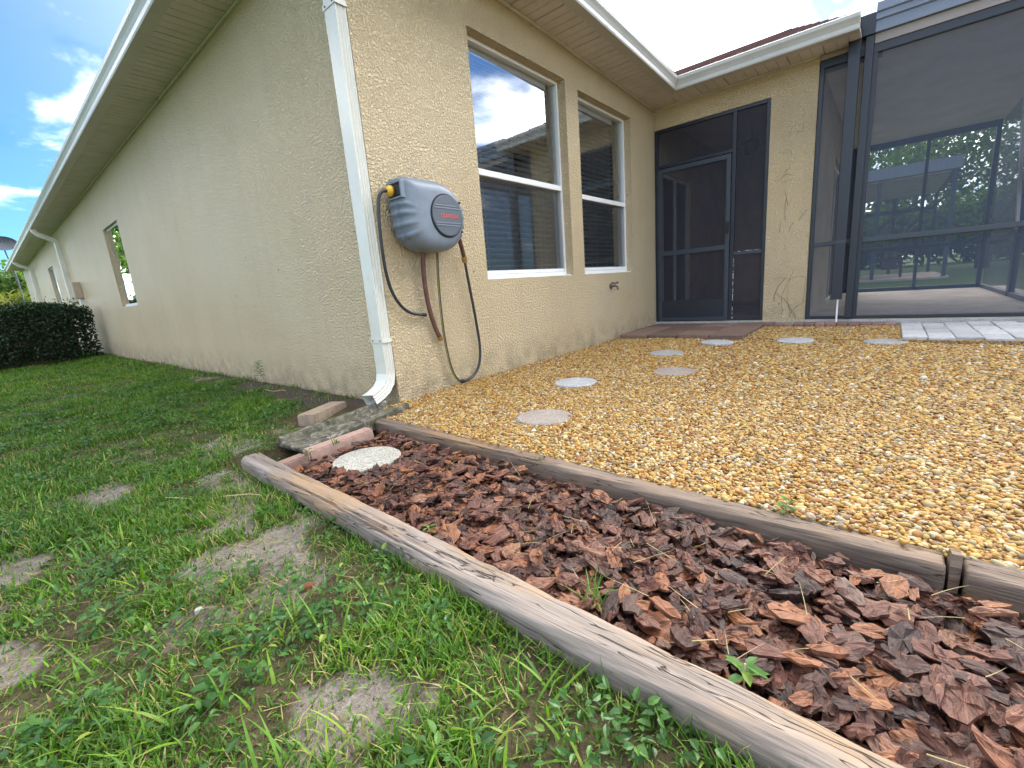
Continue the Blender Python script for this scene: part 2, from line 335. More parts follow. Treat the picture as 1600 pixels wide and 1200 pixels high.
class MB:
    def __init__(s): s.v = []; s.f = []
    def add(s, vs, fs):
        k = len(s.v); s.v += [tuple(a) for a in vs]; s.f += [tuple(k+i for i in f) for f in fs]; return s
    def box(s, x0, x1, y0, y1, z0, z1):
        return s.add([(x0,y0,z0),(x1,y0,z0),(x1,y1,z0),(x0,y1,z0),(x0,y0,z1),(x1,y0,z1),(x1,y1,z1),(x0,y1,z1)],
                     [(3,2,1,0),(4,5,6,7),(0,1,5,4),(1,2,6,5),(2,3,7,6),(3,0,4,7)])
    def sweep(s, path, prof, up=(0, 0, 1), cap=True, closed=True, scales=None):
        # prof: 2d points (a along side, b along up'); frames carried along the path
        P = [Vector(a) for a in path]; n = len(P); m = len(prof); ref = Vector(up); vs = []
        side = None
        for i in range(n):
            t_ = (P[min(i+1, n-1)] - P[max(i-1, 0)]).normalized()
            if side is None:
                side = t_.cross(ref)
                if side.length < 1e-4: side = t_.cross(Vector((1, 0, 0)))
            side = (side - t_*side.dot(t_)).normalized(); u_ = side.cross(t_)
            k = 1 if scales is None else scales[i]
            vs += [P[i] + side*(a*k) + u_*(b*k) for a, b in prof]
        fs = []
        for i in range(n-1):
            for j in range(m if closed else m-1):
                a, b = i*m+j, i*m+(j+1) % m; fs.append((a, b, b+m, a+m))
        if cap: fs.append(tuple(reversed(range(m)))); fs.append(tuple(range((n-1)*m, n*m)))
        return s.add(vs, fs)
    def tube(s, path, r, n=8, cap=True, radii=None):
        pr = [(math.cos(2*math.pi*i/n), math.sin(2*math.pi*i/n)) for i in range(n)]
        return s.sweep(path, pr, cap=cap, scales=radii if radii else [r]*len(path))
    def build(s, name, mat, parent=None, smooth=False, bevel=0., kind=None, origin=None):
        V = np.array(s.v, float); lo, hi = V.min(0), V.max(0)
        o0 = np.array(origin) if origin is not None else np.array(((lo[0]+hi[0])/2, (lo[1]+hi[1])/2, lo[2]))
        me = bpy.data.meshes.new(name); me.from_pydata((V-o0).tolist(), [], s.f)
        bm = bmesh.new(); bm.from_mesh(me); bmesh.ops.recalc_face_normals(bm, faces=bm.faces); bm.to_mesh(me); bm.free()
        if smooth: me.shade_smooth() if hasattr(me, 'shade_smooth') else None
        me.materials.append(M[mat]); o = bpy.data.objects.new(name, me); link(o, parent, tuple(o0))
        if bevel:
            b = o.modifiers.new('bevel', 'BEVEL'); b.width = bevel; b.segments = 2; b.limit_method = 'ANGLE'
        if kind: o['kind'] = kind
        return o
def bx(name, mat, dims, parent=None, bevel=0., **k): return MB().box(*dims).build(name, mat, parent, bevel=bevel, **k)
def sheet(name, mat, dims, parent):
    x0, x1, y0, y1, z0, z1 = dims; m = MB()
    if x1-x0 < y1-y0: xm = (x0+x1)/2; m.add([(xm, y0, z0), (xm, y1, z0), (xm, y1, z1), (xm, y0, z1)], [(0, 1, 2, 3)])
    else: ym = (y0+y1)/2; m.add([(x0, ym, z0), (x1, ym, z0), (x1, ym, z1), (x0, ym, z1)], [(0, 1, 2, 3)])
    return m.build(name, mat, parent)
def smooth_path(pts, n=6):
    P = [Vector(p) for p in pts]; out = []
    for i in range(len(P)-1):
        p0, p1, p2, p3 = P[max(i-1, 0)], P[i], P[i+1], P[min(i+2, len(P)-1)]
        for k in range(n):
            t_ = k/n; out.append(.5*((2*p1)+(p2-p0)*t_+(2*p0-5*p1+4*p2-p3)*t_*t_+(3*p1-p0-3*p2+p3)*t_**3))
    out.append(P[-1]); return out
def np_mesh(name, V, F, mat, parent=None, attrs=None, smooth=False, kind=None, loc=(0, 0, 0)):
    V = np.asarray(V, np.float32) - np.array(loc, np.float32); F = np.asarray(F, np.int32); me = bpy.data.meshes.new(name); k = F.shape[1]
    me.vertices.add(len(V)); me.vertices.foreach_set('co', V.ravel()); me.loops.add(F.size); me.loops.foreach_set('vertex_index', F.ravel())
    me.polygons.add(len(F)); me.polygons.foreach_set('loop_start', np.arange(len(F), dtype=np.int32)*k)
    me.polygons.foreach_set('use_smooth', np.full(len(F), smooth, dtype=bool))
    me.update(calc_edges=True); me.validate()
    for a, d in (attrs or {}).items():
        at = me.attributes.new(a, 'FLOAT', 'POINT'); at.data.foreach_set('value', np.asarray(d, np.float32))
    if mat: me.materials.append(M[mat])
    o = bpy.data.objects.new(name, me); link(o, parent, loc)
    if kind: o['kind'] = kind
    return o
# value noise for layout
_g = rng.random((64, 64))
def vnoise(x, y, s):
    x = np.asarray(x)*s; y = np.asarray(y)*s; xi = np.floor(x).astype(int); yi = np.floor(y).astype(int); fx = x-xi; fy = y-yi
    fx = fx*fx*(3-2*fx); fy = fy*fy*(3-2*fy); a = _g[xi % 64, yi % 64]; b = _g[(xi+1) % 64, yi % 64]; c = _g[xi % 64, (yi+1) % 64]; d = _g[(xi+1) % 64, (yi+1) % 64]
    return (a*(1-fx)+b*fx)*(1-fy)+(c*(1-fx)+d*fx)*fy
def fbm(x, y, s): return .55*vnoise(x, y, s)+.3*vnoise(x+9.3, y+4.1, s*2.1)+.15*vnoise(x+3.7, y+8.8, s*4.3)
def sstep(v, a, b): k = np.clip((np.asarray(v)-a)/(b-a), 0, 1); return k*k*(3-2*k)

# ------------------------------------------------------------------ ground
PATCH = [(-1.13, -.80, .07, .6), (-1.16, -.38, .13, .30), (-1.20, -.60, .16, .34), (-1.36, -1.0, .14, .22), (-.96, .30, .15, .27), (-1.54, .06, .13, .24), (-1.82, -.45, .15, .22), (-1.26, -.78, .12, .40), (-1.27, -1.18, .12, .28), (-1.44, -1.80, .15, .12), (-1.90, -1.05, .09, .13), (-1.9, 1.2, .2, .3), (-2.4, -.9, .3, .3), (-.25, 3.5, .22, .6)]
def bare_at(x, y):
    x = np.asarray(x, float); y = np.asarray(y, float); b = np.zeros_like(x)
    w = .6*fbm(x, y, 5.)+.4*fbm(x+3, y+1, 14.)
    for px, py, rx, ry in PATCH:
        d = np.sqrt(((x-px)/rx)**2+((y-py)/ry)**2)*1.22; b = np.maximum(b, 1-sstep(d+(w-.5)*4.2, .5, 1.2))
    b = np.maximum(b, .6*sstep(fbm(x+31, y+17, 2.6), .66, .80))
    return b
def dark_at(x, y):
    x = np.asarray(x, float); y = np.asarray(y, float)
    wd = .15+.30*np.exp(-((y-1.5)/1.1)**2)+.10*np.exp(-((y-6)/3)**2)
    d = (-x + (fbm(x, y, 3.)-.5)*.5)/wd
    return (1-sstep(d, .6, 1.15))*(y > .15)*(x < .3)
def gz(x, y):
    x = np.asarray(x, float); y = np.asarray(y, float)
    z = -.012-.042*sstep(-x, .1, 1.0)
    z = z+(fbm(x, y, 1.7)-.5)*.03*sstep(-x, .05, .6)+(fbm(x+5, y+2, 7.)-.5)*.014
    z = np.where((x > -.02) & (y < 25) & (x < 10), -.12, z)
    inb = (x > -1.06) & (x < .02) & (y < -.02); z = np.where(inb, -.13, z)
    return z
def axis(lo, hi, fine, step):
    a = np.arange(fine[0], fine[1]+step/2, step); o = [a]; k = step; v = fine[1]; r_ = []
    while v < hi: k *= 1.35; v = min(hi, v+k); r_.append(v)
    k = step; v = fine[0]; l_ = []
    while v > lo: k *= 1.35; v = max(lo, v-k); l_.append(v)
    return np.array(l_[::-1]+list(a)+r_)
gx = axis(-600, 600, (-2.6, .1), .035); gy = axis(-600, 600, (-2.9, 3.4), .045)
X, Y = np.meshgrid(gx, gy, indexing='ij'); Z = gz(X, Y); nx, ny = X.shape
I = np.arange(nx*ny).reshape(nx, ny); Fq = np.stack([I[:-1, :-1], I[1:, :-1], I[1:, 1:], I[:-1, 1:]], -1).reshape(-1, 4)
farv = np.maximum(sstep(X, 8, 12), np.maximum(sstep(Y, 5, 11), sstep(-X, 3.2, 5)))
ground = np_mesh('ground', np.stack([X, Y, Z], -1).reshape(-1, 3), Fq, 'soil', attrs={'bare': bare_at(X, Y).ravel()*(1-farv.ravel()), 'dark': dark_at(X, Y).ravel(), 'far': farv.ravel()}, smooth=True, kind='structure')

gravel_bed = bx('gravel_bed', 'gravel_base', (-.36, 4.46, -7.5, -.001, -.10, -.012)); gravel_bed['kind'] = 'structure'
mb = MB()
mb.box(-1.05, -.44, -5.0, -.30, -.12, -.065); mulch = mb.build('mulch_bed', 'mulch_soil'); mulch['kind'] = 'structure'

# ------------------------------------------------------------------ house
house = empty('house', (0, 0, 0), 'cream stucco house with white gutters and two blind-covered windows', 'house')
LX = 4.47
ZA, ZC = 2.92, 2.815
def zb(x): return ZA if x <= 1.3 else ZA+(ZC-ZA)*min(1, (x-1.3)/(4.16-1.3))
def wall(name, boxes, mat='stucco'):
    m = MB()
    for b in boxes: m.box(*b)
    return m.build(name, mat, house)
HT = 3.02
# wall along the lawn (outer face x = 0) with two window openings
AW = [(6.70, 7.83, .905, 2.205), (15.3, 16.45, .95, 2.30)]
bs = []; y0 = 0.0
for a, b, z0, z1 in AW:
    bs += [(0, .2, y0, a, -.2, HT), (0, .2, a, b, -.2, z0), (0, .2, a, b, z1, HT)]; y0 = b
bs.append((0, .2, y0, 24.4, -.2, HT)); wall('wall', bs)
# wall by the gravel (outer face y = 0)
BW = [(1.0, 2.32, .785, 2.60), (2.55, 3.75, .785, 2.57)]
bs = []; x0 = .2
for a, b, z0, z1 in BW:
    bs += [(x0, a, 0, .2, -.2, HT), (a, b, 0, .2, -.2, z0), (a, b, 0, .2, z1, HT)]; x0 = b
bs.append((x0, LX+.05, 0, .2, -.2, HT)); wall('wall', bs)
# wall with the screened entry, and the pier
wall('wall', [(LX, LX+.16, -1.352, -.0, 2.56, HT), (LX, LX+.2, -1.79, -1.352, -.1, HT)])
# rear / inner walls that close the dark rooms
wall('wall', [(.2, 11, 24.2, 24.4, -.2, HT), (10.8, 11, .2, 24.2, -.2, HT)], 'lanai_wall')
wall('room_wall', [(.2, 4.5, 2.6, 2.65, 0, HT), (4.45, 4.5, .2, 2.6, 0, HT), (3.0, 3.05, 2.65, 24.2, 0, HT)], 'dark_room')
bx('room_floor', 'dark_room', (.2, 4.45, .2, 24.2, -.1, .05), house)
bx('attic_floor', 'dark_room', (-.02, 10.9, .0, 24.3, HT, HT+.04), house)
# alcove and covered porch walls
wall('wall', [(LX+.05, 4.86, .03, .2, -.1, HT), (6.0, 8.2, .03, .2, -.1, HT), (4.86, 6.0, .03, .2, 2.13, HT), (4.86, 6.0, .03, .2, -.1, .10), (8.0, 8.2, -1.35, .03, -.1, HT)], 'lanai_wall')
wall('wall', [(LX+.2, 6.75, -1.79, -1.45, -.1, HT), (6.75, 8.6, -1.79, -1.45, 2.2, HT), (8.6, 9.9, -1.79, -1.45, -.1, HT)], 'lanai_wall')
bx('alcove_ceiling', 'lanai_ceiling', (LX+.16, 8.2, -1.45, .2, 2.80, 2.84), house)

# gutters, fascia, soffits
GP = [(0, .0), (.092, .0), (.098, .012), (.100, .045), (.112, .072), (.128, .098), (.132, .128), (.124, .134), (.118, .126), (.108, .10), (.004, .10)]
def gutter(path, offs, capends=True):
    m = MB(); vs = []; k = len(GP)
    for (x, y, z), (ox, oy) in zip(path, offs):
        vs += [(x+ox*a, y+oy*a, z+b) for a, b in GP]
    fs = []
    for i in range(len(path)-1):
        for j in range(k): fs.append((i*k+j, i*k+(j+1) % k, (i+1)*k+(j+1) % k, (i+1)*k+j))
    fs.append(tuple(range(k))); fs.append(tuple(range((len(path)-1)*k, len(path)*k)))
    g = m.add(vs, fs).build('gutter', 'gutter_paint', house); return g
EO = .335; FC = 4.16
gutter([(-EO, 24.85, ZA-.004), (-EO, -EO, ZA-.004)], [(-1, 0), (-1, -1)])
gutter([(-EO+.003, -EO, zb(0)-.004)] + [(x, -EO, zb(x)-.004) for x in (1.3, 2.2, 3.2)] + [(FC, -EO, ZC-.004)], [(-1, -1), (0, -1), (0, -1), (0, -1), (-1, -1)])
gutter([(FC, -EO-.003, ZC-.004), (FC, -2.13, ZC-.012)], [(-1, -1), (-1, 0)])
m = MB(); m.box(-EO, -EO+.02, -EO, 24.85, ZA+.004, ZA+.16); m.build('fascia', 'gutter_paint', house)
m = MB(); m.box(-EO+.02, FC, -EO, -EO+.02, ZA+.004, ZA+.15); m.build('fascia', 'gutter_paint', house)
m = MB(); m.box(FC, FC+.02, -2.12, -EO+.02, ZC+.004, ZC+.15); m.build('fascia', 'gutter_paint', house)

# soffit panels: each one a part, ribbed underneath
def panel_mesh(length, depth, name):
    # length along local x, depth along local y, underside at z=0 with two v-grooves
    n = 3; m = MB(); xs = []
    for i in range(n):
        a = length*i/n; b = length*(i+1)/n; xs += [(a+.003, .0), (b-.012, .0), (b-.009, .008), (b-.003, .008)]
    xs = [(0.0015, .010)] + xs[:-1] + [(length-.0015, .010)]
    vs = []; fs = []
    for x, z in xs: vs += [(x, 0, z), (x, depth, z), (x, 0, .02), (x, depth, .02)]
    for i in range(len(xs)-1):
        a = i*4; fs += [(a, a+1, a+5, a+4), (a+2, a+6, a+7, a+3), (a, a+4, a+6, a+2), (a+1, a+3, a+7, a+5)]
    e = (len(xs)-1)*4; fs += [(0, 2, 3, 1), (e, e+1, e+3, e+2)]
    me = bpy.data.meshes.new(name); me.from_pydata(vs, [], fs)
    bm = bmesh.new(); bm.from_mesh(me); bmesh.ops.recalc_face_normals(bm, faces=bm.faces); bm.to_mesh(me); bm.free()
    me.materials.append(M['soffit_vinyl']); return me
PW = .305
soff = empty('soffit', (0, 0, ZA), parent=house)
pa = panel_mesh(PW, EO-.0, 'soffit_panel')
for i in range(81):                                       # along the lawn wall
    o = bpy.data.objects.new('soffit_panel', pa); link(o, soff, (0, -.30+i*PW, ZA)); o.rotation_euler = (0, 0, R(90))
pb = panel_mesh(PW, EO, 'soffit_panel')
x = 0.004
while x < FC-.02:                                         # above the two windows
    o = bpy.data.objects.new('soffit_panel', pb); link(o, soff, (x, -EO, zb(x)+rnd.uniform(-.002, .002)))
    o.rotation_euler = (0, math.atan2(zb(x)-zb(x+PW), PW), 0); x += PW
pc = panel_mesh(PW, LX-FC, 'soffit_panel')
for i in range(7):                                        # over the screened entry
    o = bpy.data.objects.new('soffit_panel', pc); link(o, soff, (LX, -2.135+i*PW, ZC+rnd.uniform(-.001, .003))); o.rotation_euler = (0, 0, R(90))
# trims where soffit meets wall
m = MB(); m.box(-.022, -.001, .0, 24.4, ZA-.022, ZA-.002); m.build('soffit_trim', 'soffit_vinyl', house)
m = MB(); m.sweep([(x, -.014, zb(x)-.012-.004*math.sin(x*5)) for x in np.linspace(.02, 4.44, 24)], [(-.010, -.009), (.010, -.009), (.010, .009), (-.010, .009)]); m.build('soffit_trim', 'soffit_vinyl', house)
m = MB(); m.box(LX-.02, LX-.001, -1.79, -.025, ZC-.018, ZC-.001); m.build('soffit_trim', 'soffit_vinyl', house)
m = MB(); m.box(LX-.015, LX+.02, -2.13, -1.795, ZC-.05, ZC-.002); m.build('soffit_trim', 'fascia_tan', house)

# roof
def roof(quads, name='roof'):
    m = MB()
    for q in quads:
        vs = [Vector(p) for p in q]; nrm = (vs[1]-vs[0]).cross(vs[-1]-vs[0]).normalized()
        if nrm.z < 0: vs.reverse(); nrm = -nrm
        n = len(vs); lo = [v-nrm*.04 for v in vs]
        m.add([tuple(v) for v in vs]+[tuple(v) for v in lo], [tuple(range(n)), tuple(range(2*n-1, n-1, -1))]+[(i, i+n, (i+1) % n+n, (i+1) % n) for i in range(n)])
    return m.build(name, 'shingles', house)
EZ = ZA+.13
roof([((-.38, -.38, EZ), (-.38, 24.8, EZ), (5.2, 19.2, 5.35), (5.2, 5.2, 5.35)), ((-.38, -.38, EZ), (5.2, 5.2, 5.35), (10.8, -.38, EZ)),
      ((10.8, -.38, EZ), (5.2, 5.2, 5.35), (5.2, 19.2, 5.35), (10.8, 24.8, EZ)), ((10.8, 24.8, EZ), (5.2, 19.2, 5.35), (-.38, 24.8, EZ))])
RZ = ZC+.13
m = MB(); wing = []
def wpt(s_, y):      # wing roof plane, s_ 0 at the eave .. 1 at the ridge
    return (4.10+s_*2.40, y, RZ+s_*(3.98-RZ))
nC = 9
for k in range(nC):   # shingle courses, each lapping the one below
    s0, s1 = k/nC, (k+1)/nC; ya = lambda s_: -2.13+s_*1.0
    a0, b0 = wpt(s0, 3.0), wpt(s0, ya(s0)); a1, b1 = wpt(s1, 3.0), wpt(s1, ya(s1)); l = .012
    m.add([(a0[0], a0[1], a0[2]+l), (b0[0], b0[1], b0[2]+l), (b1[0], b1[1], b1[2]+.001), (a1[0], a1[1], a1[2]+.001), (a0[0], a0[1], a0[2]-.02), (b0[0], b0[1], b0[2]-.02), (b1[0], b1[1], b1[2]-.02), (a1[0], a1[1], a1[2]-.02)],
          [(0, 1, 2, 3), (0, 4, 5, 1), (1, 5, 6, 2), (4, 7, 6, 5)])
m.build('roof', 'shingles', house)
roof([((6.5, 3.0, 3.98), (6.5, -1.13, 3.98), (9.9, -2.0, 3.02), (9.9, 3.0, 3.02)), ((4.10, -2.13, RZ), (6.5, -1.13, 3.98), (9.9, -2.0, 3.02))])
bx('roof_closure', 'fascia_tan', (LX+.06, LX+.10, -2.30, -1.79, 2.66, 3.0), house)

# windows of the gravel wall
def window(x0, x1, z0, z1, zr):
    yf = .085; w = MB()
    fr = .028
    w.box(x0+.002, x0+fr, yf, yf+.06, z0+.012, z1-.002); w.box(x1-fr, x1-.002, yf, yf+.06, z0+.012, z1-.002)
    w.box(x0+fr, x1-fr, yf, yf+.06, z1-fr, z1-.002); w.box(x0+fr, x1-fr, yf, yf+.06, z0+.012, z0+.012+fr)
    wo = w.build('window', 'white_vinyl', house, bevel=.002)
    bx('meeting_rail', 'white_vinyl', (x0+fr, x1-fr, yf-.006, yf+.045, zr-.024, zr+.024), wo, .003)
    bx('sash_rail', 'white_vinyl', (x0+fr+.001, x1-fr-.001, yf+.008, yf+.04, z0+.042, z0+.074), wo, .003)
    sheet('upper_pane', 'window_glass', (x0+fr, x1-fr, yf+.035, yf+.039, zr+.024, z1-fr), wo)
    sheet('lower_pane', 'window_glass', (x0+fr, x1-fr, yf+.044, yf+.048, z0+.07, zr-.024), wo)
    sheet('insect_screen', 'window_mesh', (x0+fr, x1-fr, yf+.014, yf+.0155, z0+.07, zr-.024), wo)
    bx('sill', 'white_vinyl', (x0+.004, x1-.004, .03, yf+.07, z0-.004, z0+.010), wo, .002)
    return wo
window(*BW[0], 1.635); window(*BW[1], 1.600)
# window of the lawn wall (single lights set deep in the opening)
for a, b, z0, z1 in AW:
    w = MB(); xf = .045
    w.box(xf, xf+.05, a+.002, a+.03, z0+.012, z1-.002); w.box(xf+.012, xf+.05, b-.03, b-.002, z0+.012, z1-.002); w.box(xf, xf+.05, a+.03, b-.03, z1-.03, z1-.002); w.box(xf, xf+.05, a+.03, b-.03, z0+.012, z0+.045)
    wo = w.build('window', 'white_vinyl', house, bevel=.002)
    sheet('pane', 'side_glass', (xf+.006, xf+.009, a+.03, b-.03, z0+.045, z1-.03), wo)
    bx('sill', 'white_vinyl', (.03, xf+.05, a+.004, b-.004, z0-.003, z0+.010), wo, .002)

# blinds
def blind(x0, x1, z0, z1, label):
    y = .172; b = empty('window_blind', ((x0+x1)/2, y, z0), label, 'window blind', 'blinds behind the two gravel side windows')
    bx('head_rail', 'blind_white', (x0, x1, y-.025, y+.025, z1-.05, z1), b)
    me = None; z = z1-.085; i = 0
    while z > z0+.04:
        if me is None:
            m = MB(); n = 5
            pr = [(-.024+.048*k/(n-1), .003*math.sin(math.pi*k/(n-1))) for k in range(n)]
            vs = [(sx_, a, c_) for sx_ in (x0-(x0+x1)/2, x1-(x0+x1)/2) for a, c_ in pr+[(a, c_-.0028) for a, c_ in reversed(pr)]]
            k2 = 2*n; fs = [(j, (j+1) % k2, (j+1) % k2+k2, j+k2) for j in range(k2)]+[tuple(range(k2)), tuple(range(2*k2-1, k2-1, -1))]
            me = bpy.data.meshes.new('slat'); me.from_pydata(vs, [], fs); me.materials.append(M['blind_white'])
        o = bpy.data.objects.new('slat', me); link(o, b, ((x0+x1)/2, y, z)); o.rotation_euler = (R(-7+rnd.uniform(-2, 2)), R(rnd.uniform(-.12, .12)), 0); z -= .048; i += 1
    bx('bottom_rail', 'blind_white', (x0, x1, y-.025, y+.025, z0+.012, z0+.034), b)
    for k in (.13, .5, .87):
        xx = x0+(x1-x0)*k
        MB().box(xx-.001, xx+.001, y-.030, y-.028, z0+.02, z1-.05).build('cord', 'blind_white', b)
        MB().box(xx-.001, xx+.001, y+.028, y+.030, z0+.02, z1-.05).build('cord', 'blind_white', b)
    return b
blind(1.04, 2.20, .83, 2.57, 'white slatted blind inside the window nearer the hose reel')
blind(2.59, 3.56, .83, 2.54, 'white slatted blind inside the window nearer the screen door')

# downspouts
DP = [(-.036, -.06), (.036, -.06), (.036, -.045), (.032, -.042), (.032, -.034), (.036, -.03), (.036, -.015), (.032, -.011), (.032, .011), (.036, .015), (.036, .03), (.032, .034), (.032, .042), (.036, .045), (.036, .06), (-.036, .06)]
def rect_prof(w, d, flute=True):
    p = []
    for k in range(9):
        a = -w+2*w*k/8; p.append((a, -d))
    for k in range(7): p.append((w - (.006 if k % 2 and flute else 0), -d+2*d*(k+.5)/7))
    for k in range(9):
        a = w-2*w*k/8; p.append((a, d))
    return p
ds = MB().sweep([(-.037, .062, ZA-.01), (-.037, .062, .26), (-.039, .062, .20), (-.056, .058, .145), (-.095, .052, .105), (-.15, .045, .078), (-.205, .038, .060)], rect_prof(.058, .034), up=(1, 0, 0), cap=False).build('downspout', 'downspout_paint', house)
for z in (2.36, .43):
    m = MB(); m.box(-.076, -.0725, -.004, .128, z-.014, z+.014); m.box(-.0725, -.002, -.0045, -.001, z-.014, z+.014); m.build('strap', 'downspout_paint', ds)
    for yy in (.02, .10): MB().tube([(-.0765, yy, z), (-.0795, yy, z)], .005, 6).build('screw', 'reel_dark', ds)
for yq in (12.9, 20.5):
    d2 = MB().sweep([(-.39, yq, ZA-.005), (-.38, yq, ZA-.07), (-.33, yq, ZA-.13), (-.12, yq, ZA-.24), (-.055, yq, ZA-.30), (-.045, yq, ZA-.38), (-.045, yq, .25), (-.06, yq, .15), (-.2, yq, .08)], rect_prof(.05, .034), up=(0, 1, 0), cap=False).build('downspout', 'downspout_paint', house)
    bx('strap', 'downspout_paint', (-.083, -.003, yq-.062, yq+.062, 1.9, 1.93), d2)

# ------------------------------------------------------------------ covered porch (lanai) frame and screens
XS = LX+.012
lanai = empty('lanai_floor', (7, -2.8, 0))
bpy.data.objects.remove(lanai)
lf = bx('lanai_floor', 'concrete_floor', (LX+.004, 10.0, -4.1, .02, -.1, .072)); lf['kind'] = 'structure'
ef = bx('slab_edge', 'stone_white', (LX-.035, LX+.002, -4.1, -1.352, -.1, .060)); ef['kind'] = 'structure'
ef = bx('slab_edge', 'stone_white', (LX-.02, LX+.002, -1.351, -.002, -.1, .066)); ef['kind'] = 'structure'
porch = empty('screened_porch', (7, -2.8, .07), 'covered porch with dark bronze frame and insect screens right of the stucco pier', 'porch')
bx('ceiling', 'lanai_ceiling', (LX+.08, 10.1, -4.0, -1.79, 2.80, 2.84), porch)
bx('roof_deck', 'fascia_grey', (LX+.02, 10.4, -4.2, -2.16, 2.93, 3.03), porch)
m = MB()
gp2 = [(0, 0), (-.05, 0), (-.055, .09), (-.075, .10), (-.075, .15), (-.095, .16), (-.095, .235), (-.08, .24), (-.0, .24)]
vs = [(LX-.0+a, y, 2.85+b) for y in (-2.235, -4.25) for a, b in gp2]; k = len(gp2)
m.add(vs, [(j, (j+1) % k, (j+1) % k+k, j+k) for j in range(k)]+[tuple(range(k)), tuple(range(2*k-1, k-1, -1))]); m.build('eave_gutter', 'fascia_grey', porch)
bx('eave_board', 'fascia_tan', (LX-.012, LX+.03, -4.2, -2.236, 2.765, 2.848), porch)
bx('header_beam', 'bronze_metal', (LX+.002, LX+.055, -4.05, -1.80, 2.69, 2.763), porch)
bx('end_cap', 'bronze_metal', (LX-.07, LX+.03, -2.233, -2.10, 2.84, 3.02), porch)
def post(y0, y1, x0=LX+.004, x1=LX+.056, z0=.075, z1=2.69, mat='bronze_metal'): return bx('post', mat, (x0, x1, y0, y1, z0, z1), porch, .004)
post(-1.835, -1.795); post(-2.27, -2.19); post(-4.05, -3.95)
bx('corner_post', 'bronze_metal', (LX-.045, LX+.003, -2.232, -2.165, .09, 2.84), porch, .004)
bx('bottom_rail', 'bronze_metal', (LX+.006, LX+.054, -3.95, -2.27, .075, .11), porch, .003); bx('bottom_rail', 'bronze_metal', (LX+.006, LX+.054, -2.19, -1.835, .075, .11), porch, .003)
bx('chair_rail', 'bronze_light', (LX+.002, LX+.052, -3.95, -2.27, .885, .935), porch, .003); bx('chair_rail', 'bronze_light', (LX+.002, LX+.052, -2.19, -1.835, .885, .935), porch, .003)
for ya, yb in ((-3.95, -2.27), (-2.19, -1.835)):
    sheet('screen_panel', 'screen_mesh', (LX+.028, LX+.0295, ya, yb, .935, 2.69), porch); sheet('screen_panel', 'screen_mesh', (LX+.028, LX+.0295, ya, yb, .11, .885), porch)
# bronze downspout of the porch with its white drain
pd = bx('porch_downspout', 'bronze_metal', (LX-.125, LX-.05, -2.135, -2.035, .30, 2.90), porch, .006)
bx('bracket', 'bronze_light', (LX-.128, LX-.003, -2.14, -2.03, .90, .925), pd)
MB().tube([(LX-.09, -2.10, .33), (LX-.09, -2.10, .05)], .009, 8).build('drain_pipe', 'pvc_white', porch)
# far and side frames
XB = 9.75
for yy in (-1.84, -3.75): bx('post', 'bronze_metal', (XB, XB+.06, yy-.03, yy+.03, .075, 2.80), porch)
bx('post', 'bronze_light', (XB, XB+.05, -2.92, -2.87, .075, 2.80), porch)
bx('header_beam', 'bronze_metal', (XB, XB+.06, -3.78, -1.80, 2.70, 2.80), porch); bx('chair_rail', 'bronze_metal', (XB, XB+.05, -3.75, -1.84, .84, .89), porch); bx('bottom_rail', 'bronze_metal', (XB, XB+.05, -3.75, -1.84, .075, .14), porch)
sheet('screen_panel', 'far_mesh', (XB+.02, XB+.0215, -3.72, -1.87, .14, 2.70), porch)
for xx in (7.2, 5.0): bx('post', 'bronze_metal', (xx, xx+.16, -3.83, -3.77, .075, 2.80), porch)
bx('chair_rail', 'bronze_metal', (4.53, XB, -3.82, -3.77, .84, .89), porch); bx('bottom_rail', 'bronze_metal', (4.53, XB, -3.82, -3.77, .075, .13), porch)
sheet('screen_panel', 'screen_mesh', (4.53, XB, -3.80, -3.7985, .13, 2.8), porch)
m = MB(); m.sweep([(7.9, -3.74, 2.78), (7.05, -3.74, .95)], [(-.015, -.03), (.015, -.03), (.015, .03), (-.015, .03)]); m.build('brace', 'pvc_white', porch)

# sliding doors
def slider(name, label, x0, x1, y, z0, z1, sgn):
    s = empty(name, ((x0+x1)/2, y, z0), label, 'door'); f = .045; xm = (x0+x1)/2
    a, b = (y-.04, y+.0) if sgn < 0 else (y, y+.04)
    for u, v in ((x0, x0+f), (xm-f/2, xm+f/2), (x1-f, x1)): bx('stile', 'white_vinyl', (u, v, a, b, z0, z1), s)
    bx('head', 'white_vinyl', (x0+f, x1-f, a+.004, b-.004, z1-f, z1), s); bx('track', 'white_vinyl', (x0+f, x1-f, a+.004, b-.004, z0, z0+f), s)
    sheet('pane', 'door_glass', (x0+f, xm-f/2, a+.018, a+.022, z0+f, z1-f), s); sheet('pane', 'door_glass', (xm+f/2, x1-f, a+.018, a+.022, z0+f, z1-f), s)
    bx('dark_backing', 'dark_room', (x0+.01, x1-.01, b+.10, b+.12, z0, z1), s)  # plain dark panel closing the view behind the door glass
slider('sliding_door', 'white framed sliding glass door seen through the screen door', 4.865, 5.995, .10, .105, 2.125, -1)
slider('sliding_door', 'white framed sliding glass door on the left wall of the covered porch', 6.76, 8.59, -1.70, .08, 2.19, -1)

